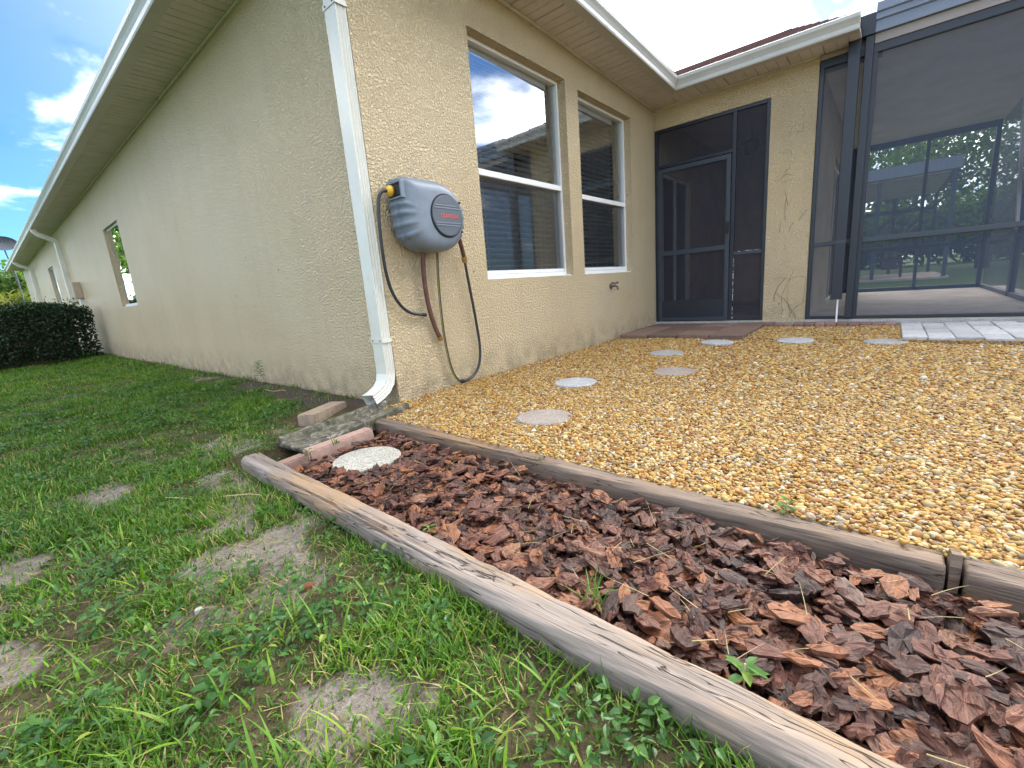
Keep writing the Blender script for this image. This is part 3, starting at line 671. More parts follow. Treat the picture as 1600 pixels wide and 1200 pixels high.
# ------------------------------------------------------------------ entry screen
entry = empty('entry_screen', (LX+.02, -.68, .07), 'dark bronze screen wall with a screen door set in the cream stucco wall', 'screen wall')
x0, x1 = LX+.004, LX+.052
def er(name, y0, y1, z0, z1, mat='bronze_metal', xx=(x0, x1), par=None): return bx(name, mat, (xx[0], xx[1], y0, y1, z0, z1), par or entry, .003)
er('post', -.042, -.004, .07, 2.556); er('post', -1.349, -1.312, .07, 2.556); er('post', -1.0, -.958, .07, 2.52); er('head_rail', -1.312, -.042, 2.52, 2.556)
er('transom_rail', -.958, -.042, 2.085, 2.125); er('side_rail', -1.312, -1.0, .885, .925, 'bronze_light'); er('bottom_rail', -1.312, -1.0, .07, .10)
for q in ((-.958, -.042, 2.125, 2.52), (-1.312, -1.0, .925, 2.52), (-1.312, -1.0, .10, .885)): sheet('screen_panel', 'door_mesh', (x0+.02, x0+.0215, *q), entry)
sdoor = MB()
for b in ((-.098, -.048, .085, 2.075), (-.952, -.902, .085, 2.075), (-.902, -.098, 2.02, 2.075), (-.902, -.098, .965, 1.025), (-.902, -.098, .085, .125)): sdoor.box(x0-.018, x0+.016, b[0], b[1], b[2], b[3])
sdo = sdoor.build('screen_door', 'bronze_light', entry, bevel=.003)
bx('kick_plate', 'bronze_metal', (x0-.004, x0+.002, -.902, -.098, .125, .36), sdo)
sheet('screen_mesh', 'door_mesh', (x0-.001, x0+.0005, -.902, -.098, .36, .965), sdo); sheet('screen_mesh', 'door_mesh', (x0-.001, x0+.0005, -.902, -.098, 1.025, 2.02), sdo)
m = MB(); m.box(x0-.05, x0-.018, -.938, -.922, 1.16, 1.30); m.box(x0-.055, x0-.046, -.945, -.915, 1.19, 1.27); m.build('handle', 'reel_dark', sdo)
for z in (.35, 1.05, 1.8): bx('hinge', 'bronze_metal', (x0-.022, x0-.017, -.06, -.03, z, z+.09), sdo)
# worn pale caulk flecks along the frame
m = MB()
for z in np.arange(.1, .86, .021):
    if rnd.random() < .6: m.box(x0-.003, x0-.0005, -1.008+rnd.uniform(-.003, .003), -1.001, z, z+rnd.uniform(.006, .02))
for y in np.arange(-1.30, -1.0, .025):
    if rnd.random() < .5: m.box(x0-.003, x0-.0005, y, y+rnd.uniform(.006, .02), .925, .931)
m.build('caulk', 'pvc_white', entry)
lan = empty('ceiling_lantern', (6.4, -.75, 2.42), 'small dark lantern hanging behind the entry screen', 'lantern')
m = MB(); m.tube([(6.4, -.75, 2.80), (6.4, -.75, 2.62)], .012, 6); m.build('stem', 'reel_dark', lan)
m = MB(); m.tube([(6.4, -.75, 2.62), (6.4, -.75, 2.60), (6.4, -.75, 2.58), (6.4, -.75, 2.44), (6.4, -.75, 2.42)], .1, 6, radii=[.03, .15, .12, .09, .05]); m.build('lantern_body', 'reel_dark', lan)

# ------------------------------------------------------------------ paving
pav = empty('entry_paving', (3.85, -.8, 0)); tag(pav, kind='structure')
def paver_mesh(w, l, h, name, mat):
    me = bpy.data.meshes.new(name); bm = bmesh.new(); bmesh.ops.create_cube(bm, size=1)
    bmesh.ops.scale(bm, vec=(w, l, h), verts=bm.verts); bmesh.ops.bevel(bm, geom=bm.edges[:], offset=.006, segments=1, affect='EDGES'); bm.to_mesh(me); bm.free()
    me.materials.append(M[mat]); return me
def lay(me, spots, parent, name='paver', z=.0):
    for x, y, a in spots:
        o = bpy.data.objects.new(name, me); link(o, parent, (x, y, z+rnd.uniform(-.004, .004))); o.rotation_euler = (R(rnd.uniform(-.8, .8)), R(rnd.uniform(-.8, .8)), a)
pm = paver_mesh(.39, .335, .06, 'paver', 'paver_brown')
lay(pm, [(3.44+.40*i, -.21-.345*j, 0) for i in range(3) for j in range(4)], pav, z=.018)
bp_ = empty('paver_border', (4.25, -2, 0)); tag(bp_, kind='structure')
pm2 = paver_mesh(.195, .095, .06, 'paver', 'paver_red')
lay(pm2, [(4.335, -1.46-.1005*i, 0) for i in range(12)], bp_, z=.018)
gp_ = empty('grey_paving', (3.8, -3.3, 0)); tag(gp_, kind='structure')
pm3 = paver_mesh(.20, .157, .06, 'paver', 'paver_grey'); pm4 = paver_mesh(.30, .157, .06, 'paver', 'paver_grey')
bx('sand_bed', 'gravel_base', (3.14, LX-.036, -5.0, -2.62, -.05, .026), gp_)
for j in range(14):
    xx = 3.20 if j % 2 == 0 else 3.15; k = 0
    while xx < 4.25:
        big = (k+j) % 3 != 0 and j > 0; w = .30 if big else .20
        if xx+w > 4.425: w = .20; big = False
        if xx+w > 4.44: break
        lay(pm4 if big else pm3, [(xx+w/2, -2.72-.16*j, 0)], gp_, z=.016); xx += w+.003; k += 1

# ------------------------------------------------------------------ timbers
def timber(y0, y1, xa, xb, zt, label, w=.088, h=.085, ex=(.62, .55), mat='timber', name='landscape_timber'):
    n = int((abs(y1-y0))/.03)+1; m = MB(); pr = []
    for k in range(48):
        a = 2*math.pi*(k+.5)/48; ca, sa = math.cos(a), math.sin(a); e = ex[1]
        pr.append((math.copysign(abs(ca)**ex[0], ca)*w/2, math.copysign(abs(sa)**e, sa)*h/2))
    path = []; sca = []
    for i in range(n+1):
        t_ = i/n; y = y0+(y1-y0)*t_; path.append((xa+(xb-xa)*t_+.003*math.sin(y*4.1), y, zt-h/2+.002*math.sin(y*3.3+1))); sca.append(1+rnd.uniform(-.012, .012))
    path = [path[0]]+path+[path[-1]]; d = .006 if y1 < y0 else -.006
    path[0] = (path[0][0], y0+d, path[0][2]); path[-1] = (path[-1][0], y1-d, path[-1][2]); sca = [.86]+sca+[.86]
    m.sweep(path, pr, scales=sca)
    v = m.v; NP = 48
    checks = [(rnd.choice(range(6, 21)), rnd.uniform(.0, .8), rnd.uniform(.12, .5), rnd.uniform(.004, .011)) for _ in range(9)]   # drying checks split along the grain
    for i in range(len(v)):
        x, y, z = v[i]; row, k = divmod(i, NP); t_ = row/(len(v)/NP); cxr, czr = path[min(row, len(path)-1)][0], path[min(row, len(path)-1)][2]; f_ = 1.
        for ck_, ta, tl, dp in checks:
            kk_ = ck_+int(1.3*math.sin(t_*9+ck_))
            if k == kk_ and ta < t_ < ta+tl: f_ = min(f_, 1-dp*2.4/.09*min(1., (t_-ta)*20, (ta+tl-t_)*20))
        wv_ = .0016*math.sin(y*23+k*.7)+.0011*math.sin(y*51+k*1.9)
        v[i] = (cxr+(x-cxr)*(f_+wv_/.05)+rnd.uniform(-.0008, .0008), y, czr+(z-czr)*(f_+wv_/.05)+rnd.uniform(-.0008, .0008))
    return tag(m.build(name, mat, smooth=True), label, 'timber', 'timbers edging the bark bed')
timber(-.19, -2.62, -1.020, -1.092, .012, 'weathered grey timber between the lawn and the bark bed', ex=(.60, .54), w=.096)
timber(-2.632, -5.0, -1.094, -1.13, .010, 'timber past the end of the lawn side edging')
timber(-.27, -2.655, -.338, -.431, .010, 'long timber between the bark bed and the gravel ending at a stake', ex=(.34, .32), w=.078, mat='timber_brown')
timber(-2.70, -5.0, -.421, -.493, .008, 'short brown timber by the gravel beyond the wooden stake', ex=(.30, .28), w=.084, mat='timber_brown')
m = MB(); m.sweep([(-.425, -2.678, -.12), (-.42, -2.678, .0), (-.415, -2.679, .026)], [(-.010, -.022), (.010, -.026), (.011, .022), (-.009, .024)], up=(1, 0, 0), scales=[.8, 1, .92]); tag(m.build('wooden_stake', 'timber_brown'), 'split wooden stake wedged between the two gravel side timbers', 'stake')

# ------------------------------------------------------------------ stepping stones
SS = [(-.705, -.690, -.022, 'stone_pale', 'pale pebbly round stepping stone lying in the bark mulch'),
      (.117, -1.129, .010, 'stone_pink', 'pinkish grey round stepping stone in gravel, the nearest to the bark bed'),
      (.921, -.834, .010, 'stone_white', 'whitish round stepping stone nearest the wall below the hose reel'),
      (1.465, -1.35, .011, 'stone_pink', 'brownish round stepping stone midway across the gravel'),
      (2.258, -.994, .011, 'stone_grey', 'small looking grey stepping stone just behind the brownish one'),
      (2.952, -1.237, .018, 'stone_white', 'light grey stepping stone just before the brown entry pavers'),
      (3.153, -1.877, .018, 'stone_white', 'light grey stepping stone in front of the stucco pier'),
      (3.138, -2.532, .018, 'stone_grey', 'grey stepping stone farthest right, in front of the porch screen')]
for i, (x, y, z, mt, lb) in enumerate(SS):
    m = MB(); n = 48; rr = .152 if i else .158; rings = [(rr-.012, z-.045), (rr, z-.035), (rr, z-.006), (rr-.007, z), (rr*.5, z+.001)]
    vs = []
    jj = [rnd.uniform(-.0025, .0025) for _ in range(n)]
    for r_, zc in rings: vs += [((r_+jj[k])*math.cos(2*math.pi*k/n)+x, (r_+jj[k])*math.sin(2*math.pi*k/n)+y, zc) for k in range(n)]
    fs = [(a*n+k, a*n+(k+1) % n, (a+1)*n+(k+1) % n, (a+1)*n+k) for a in range(4) for k in range(n)]+[tuple(range(n-1, -1, -1)), tuple(range(4*n, 5*n))]
    o = m.add(vs, fs).build('stepping_stone', mt); tag(o, lb, 'stepping stone', 'round stepping stones'); o.rotation_euler = (R(rnd.uniform(-1, 1)), R(rnd.uniform(-1, 1)), 0)

# ------------------------------------------------------------------ splash block and bricks
m = MB()
def trough(t_):
    wv = .125+.045*t_; hz_ = .085-.030*t_
    return [(-wv, 0), (wv, 0), (wv, hz_), (wv-.03, hz_), (wv-.045, hz_-.035), (-wv+.045, hz_-.035), (-wv+.03, hz_), (-wv, hz_)]
P0, P1 = Vector((-.10, -.10, -.045)), Vector((-.80, -.155, -.055)); n = 12; vs = []; dx = (P1-P0).normalized(); sdv = Vector((-dx.y, dx.x, 0))
for i in range(n+1):
    t_ = i/n; c_ = P0.lerp(P1, t_); vs += [tuple(c_+sdv*a+Vector((0, 0, b+rnd.uniform(-.004, .004)))) for a, b in trough(t_)]
fs = [(i*8+j, i*8+(j+1) % 8, (i+1)*8+(j+1) % 8, (i+1)*8+j) for i in range(n) for j in range(8)]+[tuple(range(8)), tuple(range(n*8, n*8+8))]
tag(m.add(vs, fs).build('splash_block', 'mouldy_concrete', bevel=.006), 'mould blackened concrete splash block under the downspout', 'splash block')
def brick(x, y, z, rz, w, l, h, mat, label, tilt=0):
    me = bpy.data.meshes.new('brick'); bm = bmesh.new(); bmesh.ops.create_cube(bm, size=1); bmesh.ops.scale(bm, vec=(l, w, h), verts=bm.verts)
    bmesh.ops.bevel(bm, geom=bm.edges[:], offset=.007, segments=2, affect='EDGES'); bmesh.ops.translate(bm, vec=(0, 0, h/2), verts=bm.verts)
    for v in bm.verts: v.co += Vector((rnd.uniform(-.002, .002), rnd.uniform(-.002, .002), rnd.uniform(-.002, .002)))
    bm.to_mesh(me); bm.free(); me.materials.append(M[mat]); o = bpy.data.objects.new('brick', me); link(o, None, (x, y, z)); o.rotation_euler = (tilt, R(rnd.uniform(-2, 2)), rz)
    return tag(o, label, 'brick', 'loose bricks round the splash block')
brick(-.40, .29, -.055, R(28), .125, .36, .085, 'brick_tan', 'tan brick lying on the soil behind the splash block')
brick(-.66, -.375, -.062, R(-1), .075, .36, .070, 'brick_pink', 'pink brick between the splash block and the bark bed')
brick(-.955, -.40, -.068, R(6), .07, .20, .062, 'brick_pink', 'pink brick butting the end of the lawn side timber')

# ------------------------------------------------------------------ hose reel
reel = empty('hose_reel', (.37, -.02, .97), 'grey wall mounted hose reel with dark round cover and red lettering', 'hose reel')
rc = np.array((.375, 1.20)); NA = 220; th = np.linspace(0, 2*np.pi, NA, endpoint=False); rad = np.full(NA, .222)
for i, a in enumerate(th):
    ca, sa = math.cos(a), math.sin(a); best = rad[i]
    if ca < -.02 and sa >= 0:
        tx = (.375-.085)/(-ca); tz = (1.424-1.20)/max(sa, .01); best = max(best, min(tx, tz))
    if ca < -.02 and sa < 0:
        e_ = 2.7; best = (abs(ca/.285)**e_+abs(sa/.225)**e_)**(-1/e_)
    rad[i] = best
for _ in range(5): rad = (np.roll(rad, 1)+2*rad+np.roll(rad, -1))/4
def ring(y, s_, rib=1.):
    out = []
    for i, a in enumerate(th):
        z_ = rad[i]*math.sin(a); rb = 0.
        for zr in (-.128, -.060, .008, .062): rb = max(rb, max(0., 1-abs(z_-zr)/.017))
        r_ = rad[i]*s_*(1+.038*min(1, rb*2.2)*rib); out.append((rc[0]+r_*math.cos(a), y, rc[1]+r_*math.sin(a)))
    return out
ly = [(-.035, .93, 0), (-.045, .985, .6), (-.06, 1., 1), (-.125, 1.0, 1), (-.132, .985, .7), (-.140, 1., 1), (-.170, .985, 1), (-.190, .955, 1), (-.206, .90, .9), (-.218, .82, .8), (-.224, .74, .5), (-.227, .62, .0), (-.2285, .35, 0)]
vs = []
for y, s_, rb in ly: vs += ring(y, s_, rb)
fs = [(a*NA+k, a*NA+(k+1) % NA, (a+1)*NA+(k+1) % NA, (a+1)*NA+k) for a in range(len(ly)-1) for k in range(NA)]+[tuple(range(NA-1, -1, -1)), tuple(range((len(ly)-1)*NA, len(ly)*NA))]
hs_ = MB().add(vs, fs).build('housing', 'reel_grey', reel, smooth=True)
def lathe_y(cx, cz, prof, n=48):
    vs = []; k = len(prof)
    for y, r_ in prof: vs += [(cx+r_*math.cos(2*math.pi*i/n), y, cz+r_*math.sin(2*math.pi*i/n)) for i in range(n)]
    return MB().add(vs, [(a*n+i, a*n+(i+1) % n, (a+1)*n+(i+1) % n, (a+1)*n+i) for a in range(k-1) for i in range(n)]+[tuple(range(n-1, -1, -1)), tuple(range((k-1)*n, k*n))])
DX, DZ = .40, 1.20
lathe_y(DX, DZ, [(-.215, .140), (-.229, .140), (-.231, .136), (-.229, .131)]).build('cover_groove', 'reel_dark', reel, smooth=False)
disc = lathe_y(DX, DZ, [(-.22, .130), (-.236, .130), (-.240, .125), (-.241, .06)]).build('cover_disc', 'reel_disc', reel)
for dz_ in (-.062, -.046, .046, .062):
    hw = math.sqrt(.122**2-dz_**2); bx('cover_rib', 'reel_grey', (DX-hw, DX+hw, -.2435, -.238, DZ+dz_-.003, DZ+dz_+.003), disc, .001)
fc = bpy.data.curves.new('lettering', 'FONT'); fc.body = 'GLARDEX'; fc.size = .034; fc.align_x = 'CENTER'; fc.align_y = 'CENTER'; fc.extrude = .0008; fc.space_character = 1.05
fo = bpy.data.objects.new('lettering_src', fc); COL.objects.link(fo); bpy.context.view_layer.update()
me = bpy.data.meshes.new_from_object(fo.evaluated_get(bpy.context.evaluated_depsgraph_get())); bpy.data.objects.remove(fo)
me.materials.clear(); me.materials.append(M['reel_red_print']); lo_ = bpy.data.objects.new('lettering', me); link(lo_, disc, (DX+.012, -.2422, DZ-.004)); lo_.rotation_euler = (R(90), 0, 0)
for a_ in (35, 145, 215, 325):
    sx_, sz_ = DX+.165*math.cos(R(a_)), DZ+.165*math.sin(R(a_)); lathe_y(sx_, sz_, [(-.205, .007), (-.2265, .007), (-.2275, .004)], 12).build('screw', 'reel_dark', reel)
# outlet slot on the left top corner with yellow stopper
bx('outlet_slot', 'reel_dark', (.079, .12, -.185, -.065, 1.305, 1.385), reel, .012)
m = MB()
for b in ((-.196, -.183, 1.293, 1.397), (-.067, -.054, 1.293, 1.397)): m.box(.074, .11, *b)
for b in ((-.183, -.067, 1.293, 1.306), (-.183, -.067, 1.384, 1.397)): m.box(.074, .11, *b)
m.build('outlet_frame', 'reel_grey', reel, bevel=.003)
m = MB(); sp_ = []
for k in range(9): a = math.pi*k/8; sp_.append((.070-.026*math.cos(a)*1.0, -.10, 1.345))
m.tube([(.040+.052*k/8, -.098, 1.345) for k in range(9)], 1, 16, radii=[.012+.022*math.sin(math.pi*min(1, (k+.6)/9)) for k in range(9)]); m.build('hose_stopper', 'reel_yellow', reel, smooth=True)
m = MB(); m.tube(smooth_path([(.05, -.098, 1.345), (.005, -.096, 1.335), (-.022, -.09, 1.28), (-.030, -.08, 1.16), (-.024, -.065, 1.0), (-.008, -.05, .86), (.025, -.04, .74), (.085, -.035, .645), (.16, -.035, .59), (.262, -.035, .568)], 6), .0105, 10); ho = m.build('hose', 'hose_black', reel, smooth=True)
MB().tube([(.255, -.035, .5695), (.285, -.035, .565)], .013, 10).build('hose_tip', 'reel_dark', ho)
m = MB(); m.box(.30, .48, -.036, -.001, 1.02, 1.42); m.box(.36, .42, -.05, -.03, 1.00, 1.44); m.build('wall_bracket', 'reel_dark', reel, bevel=.004)
m = MB(); m.sweep(smooth_path([(.47, -.10, 1.415), (.53, -.10, 1.40), (.575, -.10, 1.36), (.592, -.10, 1.315)], 4), [(-.012, -.03), (.012, -.03), (.012, .03), (-.012, .03)], up=(0, 1, 0)); m.build('release_lever', 'reel_orange', reel, bevel=.003)
bx('side_boss', 'reel_grey', (.58, .622, -.13, -.07, 1.19, 1.27), reel, .006); bx('side_boss', 'reel_grey', (.57, .612, -.13, -.07, 1.08, 1.13), reel, .006)
# short brown hose hanging below
m = MB(); m.tube(smooth_path([(.30, -.07, 1.01), (.292, -.06, .90), (.296, -.05, .76), (.32, -.04, .60), (.356, -.036, .47), (.388, -.036, .395)], 6), .0165, 12); bh = m.build('brown_hose', 'hose_brown', smooth=True); tag(bh, 'short brown hose end hanging below the reel against the wall', 'hose')
MB().tube([(.386, -.036, .399), (.398, -.036, .372)], .019, 10).build('brass_fitting', 'brass', bh)
# leader hose loop: brown sleeve, brass coupling, black and yellow hose
gh = empty('garden_hose', (.6, -.04, .012), 'thin black and yellow hose looping down the wall from the reel', 'hose')
MB().tube(smooth_path([(.600, -.10, 1.11), (.628, -.09, 1.08), (.660, -.075, 1.02), (.690, -.06, .955)], 5), .0155, 12).build('brown_sleeve', 'hose_brown', gh, smooth=True)
MB().tube([(.689, -.06, .957), (.694, -.058, .935), (.699, -.056, .915)], 1, 12, radii=[.021, .022, .017]).build('coupling', 'brass', gh)
lp = smooth_path([(.698, -.056, .92), (.722, -.05, .78), (.752, -.045, .60), (.782, -.04, .40), (.790, -.04, .25), (.765, -.04, .13), (.700, -.04, .055), (.620, -.042, .030), (.560, -.045, .030)], 7)
MB().tube(lp, .0105, 10).build('hose', 'hose_black', gh, smooth=True)
lp2 = smooth_path([(.560, -.045, .030), (.520, -.045, .045), (.470, -.042, .13), (.440, -.04, .28), (.425, -.04, .50), (.424, -.045, .75), (.430, -.06, 1.0)], 7)
MB().tube(lp2, .0095, 10).build('hose', 'hose_black', gh, smooth=True)
MB().tube([tuple(p+Vector((-.0085, -.005, 0))) for p in lp2], .0034, 6).build('yellow_stripe', 'hose_yellow', gh)
MB().tube([(.575, -.044, .029), (.545, -.045, .033)], .014, 10).build('joint', 'reel_dark', gh)

# faucet
fa = empty('outdoor_faucet', (3.12, -.05, .59), 'corroded outdoor tap below the window nearest the screen door', 'tap')
MB().tube(smooth_path([(3.12, .0, .632), (3.12, -.05, .632), (3.118, -.085, .625), (3.115, -.10, .59)], 4), .014, 10).build('spout', 'faucet_metal', fa, smooth=True)
MB().tube([(3.12, -.002, .632), (3.12, -.012, .632)], .032, 14).build('flange', 'faucet_metal', fa)
m = MB(); m.tube([(3.12, -.055, .632), (3.12, -.06, .668)], .009, 8); m.box(3.055, 3.185, -.066, -.054, .662, .672); m.box(3.053, 3.068, -.072, -.048, .655, .678); m.box(3.172, 3.187, -.072, -.048, .655, .678); m.build('handle', 'faucet_metal', fa)
# utility box on the lawn wall
ub = empty('utility_box', (-.07, 11.7, 1.22), 'tan electrical box on the lawn wall above the hedge', 'electrical box')
bx('enclosure', 'box_tan', (-.13, -.002, 11.55, 11.88, 1.24, 1.60), ub, .008); bx('cover', 'box_tan', (-.14, -.131, 11.565, 11.865, 1.26, 1.585), ub, .004)
MB().tube([(-.06, 11.66, 1.24), (-.06, 11.66, .3)], .022, 8).build('conduit', 'pvc_white', ub)
# cable end dangling in the inner corner
m = MB(); m.tube(smooth_path([(4.36, -.02, 2.76), (4.42, -.03, 2.745), (4.45, -.06, 2.735)], 4), .006, 6); tag(m.build('loose_cable', 'soffit_vinyl'), 'short loose cable end below the soffit in the inner corner', 'cable')
# dried vine on the pier
vn = MB(); xv = LX-.004
def stem(p, d, L_, r_, depth):
    pts = [p]; n = max(3, int(L_/.05)); a = d
    for i in range(n):
        a += rnd.uniform(-.42, .42); q = pts[-1]; ny_ = min(-1.37, max(-1.775, q[1]+math.sin(a)*L_/n)); pts.append((xv, ny_, q[2]+math.cos(a)*L_/n))
    vn.tube(pts, r_, 5, radii=[r_*(1-.6*i/len(pts)) for i in range(len(pts))])
    if depth:
        for _ in range(3 if depth == 2 else 2): stem(rnd.choice(pts[1:]), a+rnd.choice((-1, 1))*rnd.uniform(.5, 1.2), L_*rnd.uniform(.25, .5), r_*.75, depth-1)
stem((xv, -1.64, .10), .05, .70, .0018, 1); stem((xv, -1.55, .10), -.05, .62, .0016, 1); stem((xv, -1.70, .09), .1, .40, .002, 0); stem((xv, -1.47, .3), .2, .3, .003, 0)
for _ in range(9): stem((xv, rnd.uniform(-1.68, -1.46), rnd.uniform(1.40, 2.15)), rnd.uniform(-2.5, 2.5), rnd.uniform(.06, .16), .0013, 1)
for _ in range(5): stem((xv, rnd.uniform(-1.7, -1.45), rnd.uniform(.8, 1.4)), rnd.uniform(-.5, .5), rnd.uniform(.1, .3), .002, 0)
tag(vn.build('dried_vine', 'vine_dry'), 'dry dead vine stems clinging to the stucco pier', 'vine')

xi = lambda y: -1.020+(-1.092+1.020)*(-y-.19)/2.43      # lawn timber axis
xo = lambda y: -.345+(-.438+.345)*(-y-.27)/2.385        # gravel timber axis
# ------------------------------------------------------------------ pebbles (stuff)
protos = []
for k in range(5):
    bm = bmesh.new(); bmesh.ops.create_icosphere(bm, subdivisions=2, radius=1); sx, sy, sz = rnd.uniform(.95, 1.35), rnd.uniform(.75, 1.), rnd.uniform(.55, .8); ph = [rnd.uniform(0, 6) for _ in range(6)]
    for v in bm.verts:
        c_ = v.co; w = 1+.12*math.sin(2.1*c_.x+ph[0])+.10*math.sin(2.7*c_.y+ph[1])+.10*math.sin(2.4*c_.z+ph[2]); v.co = Vector((c_.x*sx*w, c_.y*sy*w, c_.z*sz*w))
    me = bpy.data.meshes.new('pebble_form'); bm.to_mesh(me); bm.free()
    me.polygons.foreach_set('use_smooth', np.ones(len(me.polygons), dtype=bool)); me.materials.append(M['pebble']); protos.append(bpy.data.objects.new('pebble_form', me))
def scatter_grid(x0, x1, y0, y1, d):
    a = np.arange(x0, x1, d); b = np.arange(y0, y1, d); gx_, gy_ = np.meshgrid(a, b); n = gx_.size
    return np.stack([gx_.ravel()+rng.uniform(-.5, .5, n)*d, gy_.ravel()+rng.uniform(-.5, .5, n)*d], 1)
P = []
zones = [(-.40, 1.2, -5.0, 0, .0098, .0064), (1.2, 4.45, -5.0, 0, .0128, .0078)]
PT = []; SCL = []
for x0_, x1_, y0_, y1_, d, r_ in zones:
    for layer, zo in ((0, -.004), (1, .003)):
        q = scatter_grid(x0_, x1_, y0_, y1_, d*(1.0 if layer == 0 else 1.35)); n = len(q)
        size = r_*np.exp(rng.normal(0, .30, n)); z = zo-.001+(fbm(q[:, 0], q[:, 1], 1.6)-.5)*.030+rng.uniform(-.003, .003, n)
        PT.append(np.column_stack([q, z])); SCL.append(size)
PT = np.concatenate(PT); SCL = np.concatenate(SCL)
keep = PT[:, 1] < -.006
tx = -.345+(-.438+.345)*(-PT[:, 1]-.27)/2.385; keep &= PT[:, 0] > tx+.047
keep &= ~((PT[:, 1] > -.26) & (PT[:, 0] < -.16+.35*(-PT[:, 1]-.0)*0))
for x, y, *_ in SS: keep &= ((PT[:, 0]-x)**2+(PT[:, 1]-y)**2) > (.147+.006*np.sin(7*np.arctan2(PT[:, 1]-y, PT[:, 0]-x)+x*9))**2
keep &= ~((PT[:, 0] > 3.25) & (PT[:, 1] > -1.42)); keep &= ~((PT[:, 0] > 4.24) & (PT[:, 1] < -1.40)); keep &= ~((PT[:, 0] > 3.19) & (PT[:, 1] < -2.64))
strip = (PT[:, 0] > 3.25)&(PT[:, 0] < 4.24)&(PT[:, 1] < -1.40)&(PT[:, 1] > -2.64)
PT[strip, 2] += .012
# some strays on the entry side, thin out far back rows seen edge on
keep &= ~((PT[:, 1] < -4.2) & (rng.random(len(PT)) < .5))
PT = PT[keep]; SCL = SCL[keep]
n = 60; yq = -rng.uniform(.3, 3.2, n); lift = rng.random(n)*.69; PT = np.concatenate([PT, np.column_stack([xo(yq)+np.where(lift < .7, .030+.02*rng.random(n), -.06-.03*rng.random(n)), yq, np.where(lift < .7, .016, -.022)])]); SCL = np.concatenate([SCL, .0065*np.exp(rng.normal(0, .2, n))])   # strays kicked on to the timber and bark
n = len(PT)
me = bpy.data.meshes.new('gravel'); me.vertices.add(n); me.vertices.foreach_set('co', PT.astype(np.float32).ravel())
at = me.attributes.new('rot', 'FLOAT_VECTOR', 'POINT'); at.data.foreach_set('vector', np.column_stack([rng.uniform(-.5, .5, n), rng.uniform(-.5, .5, n), rng.uniform(0, 6.28, n)]).astype(np.float32).ravel())
at = me.attributes.new('siz', 'FLOAT', 'POINT'); at.data.foreach_set('value', SCL.astype(np.float32))
at = me.attributes.new('pick', 'INT', 'POINT'); at.data.foreach_set('value', rng.integers(0, 5, n).astype(np.int32))
gravel = bpy.data.objects.new('gravel', me); link(gravel); gravel['kind'] = 'stuff'; tag(gravel, 'golden brown river pebbles covering the ground beside the house', 'gravel')
ng = bpy.data.node_groups.new('pebble_scatter', 'GeometryNodeTree'); ng.interface.new_socket('Geometry', in_out='INPUT', socket_type='NodeSocketGeometry'); ng.interface.new_socket('Geometry', in_out='OUTPUT', socket_type='NodeSocketGeometry')
gi = ng.nodes.new('NodeGroupInput'); go = ng.nodes.new('NodeGroupOutput'); m2p = ng.nodes.new('GeometryNodeMeshToPoints'); ip = ng.nodes.new('GeometryNodeInstanceOnPoints'); jn = ng.nodes.new('GeometryNodeJoinGeometry')
for pobj in protos:
    oi = ng.nodes.new('GeometryNodeObjectInfo'); oi.inputs['Object'].default_value = pobj; oi.inputs['As Instance'].default_value = True; ng.links.new(oi.outputs['Geometry'], jn.inputs[0])
def na(name, ty):
    a = ng.nodes.new('GeometryNodeInputNamedAttribute'); a.data_type = ty; a.inputs['Name'].default_value = name; return a.outputs['Attribute']
ng.links.new(gi.outputs[0], m2p.inputs['Mesh']); ng.links.new(m2p.outputs[0], ip.inputs['Points']); ng.links.new(jn.outputs[0], ip.inputs['Instance']); ip.inputs['Pick Instance'].default_value = True
ng.links.new(na('pick', 'INT'), ip.inputs['Instance Index']); ng.links.new(na('rot', 'FLOAT_VECTOR'), ip.inputs['Rotation']); ng.links.new(na('siz', 'FLOAT'), ip.inputs['Scale']); ng.links.new(ip.outputs[0], go.inputs[0])
gravel.modifiers.new('scatter', 'NODES').node_group = ng

# ------------------------------------------------------------------ bark chips
def chip_arrays(seed, n=15):
    r_ = np.random.default_rng(seed); a = np.sort(np.linspace(0, 2*np.pi, n, endpoint=False)+r_.uniform(-.22, .22, n)); asp = r_.uniform(.26, .78)
    rr = 1+r_.uniform(-.24, .16, n); ox, oy = rr*np.cos(a), rr*np.sin(a)*asp; bend = r_.uniform(-.7, .9); tw = r_.uniform(-.4, .4); th_ = r_.uniform(.09, .22)
    def zz_(x, y): return bend*(y**2)*.9+tw*x*y+.12*bend*x*x
    outer = np.stack([ox, oy, zz_(ox, oy)+r_.uniform(-.06, .06, n)], 1)
    k = r_.uniform(.45, .72, n); ix, iy = ox*k, oy*k; inner = np.stack([ix, iy, zz_(ix, iy)+r_.uniform(-.04, .15, n)], 1)
    low = outer.copy(); low[:, 2] -= th_; low[:, :2] *= r_.uniform(.86, 1.04, (n, 1)); c0 = np.array([[0, 0, r_.uniform(0, .06)]]); c1 = np.array([[0, 0, -th_*1.1]])
    V = np.concatenate([outer, inner, low, c0, c1]); F = []
    for i in range(n):
        j = (i+1) % n; F += [(i, j, n+j), (i, n+j, n+i), (n+i, n+j, 3*n), (2*n+i, j, i), (2*n+i, 2*n+j, j), (2*n+j, 2*n+i, 3*n+1)]
    return V, np.array(F)
CH = [chip_arrays(s_) for s_ in range(36)]
NCH = 7600
cy = -(.36+(5.0-.36)*rng.random(NCH)); near = rng.random(NCH) < .62; cy = np.where(near, -(.36+2.6*rng.random(NCH)), cy)
cu = rng.random(NCH); cx = xi(cy)+.048+cu*(xo(cy)-.05-xi(cy)-.048)
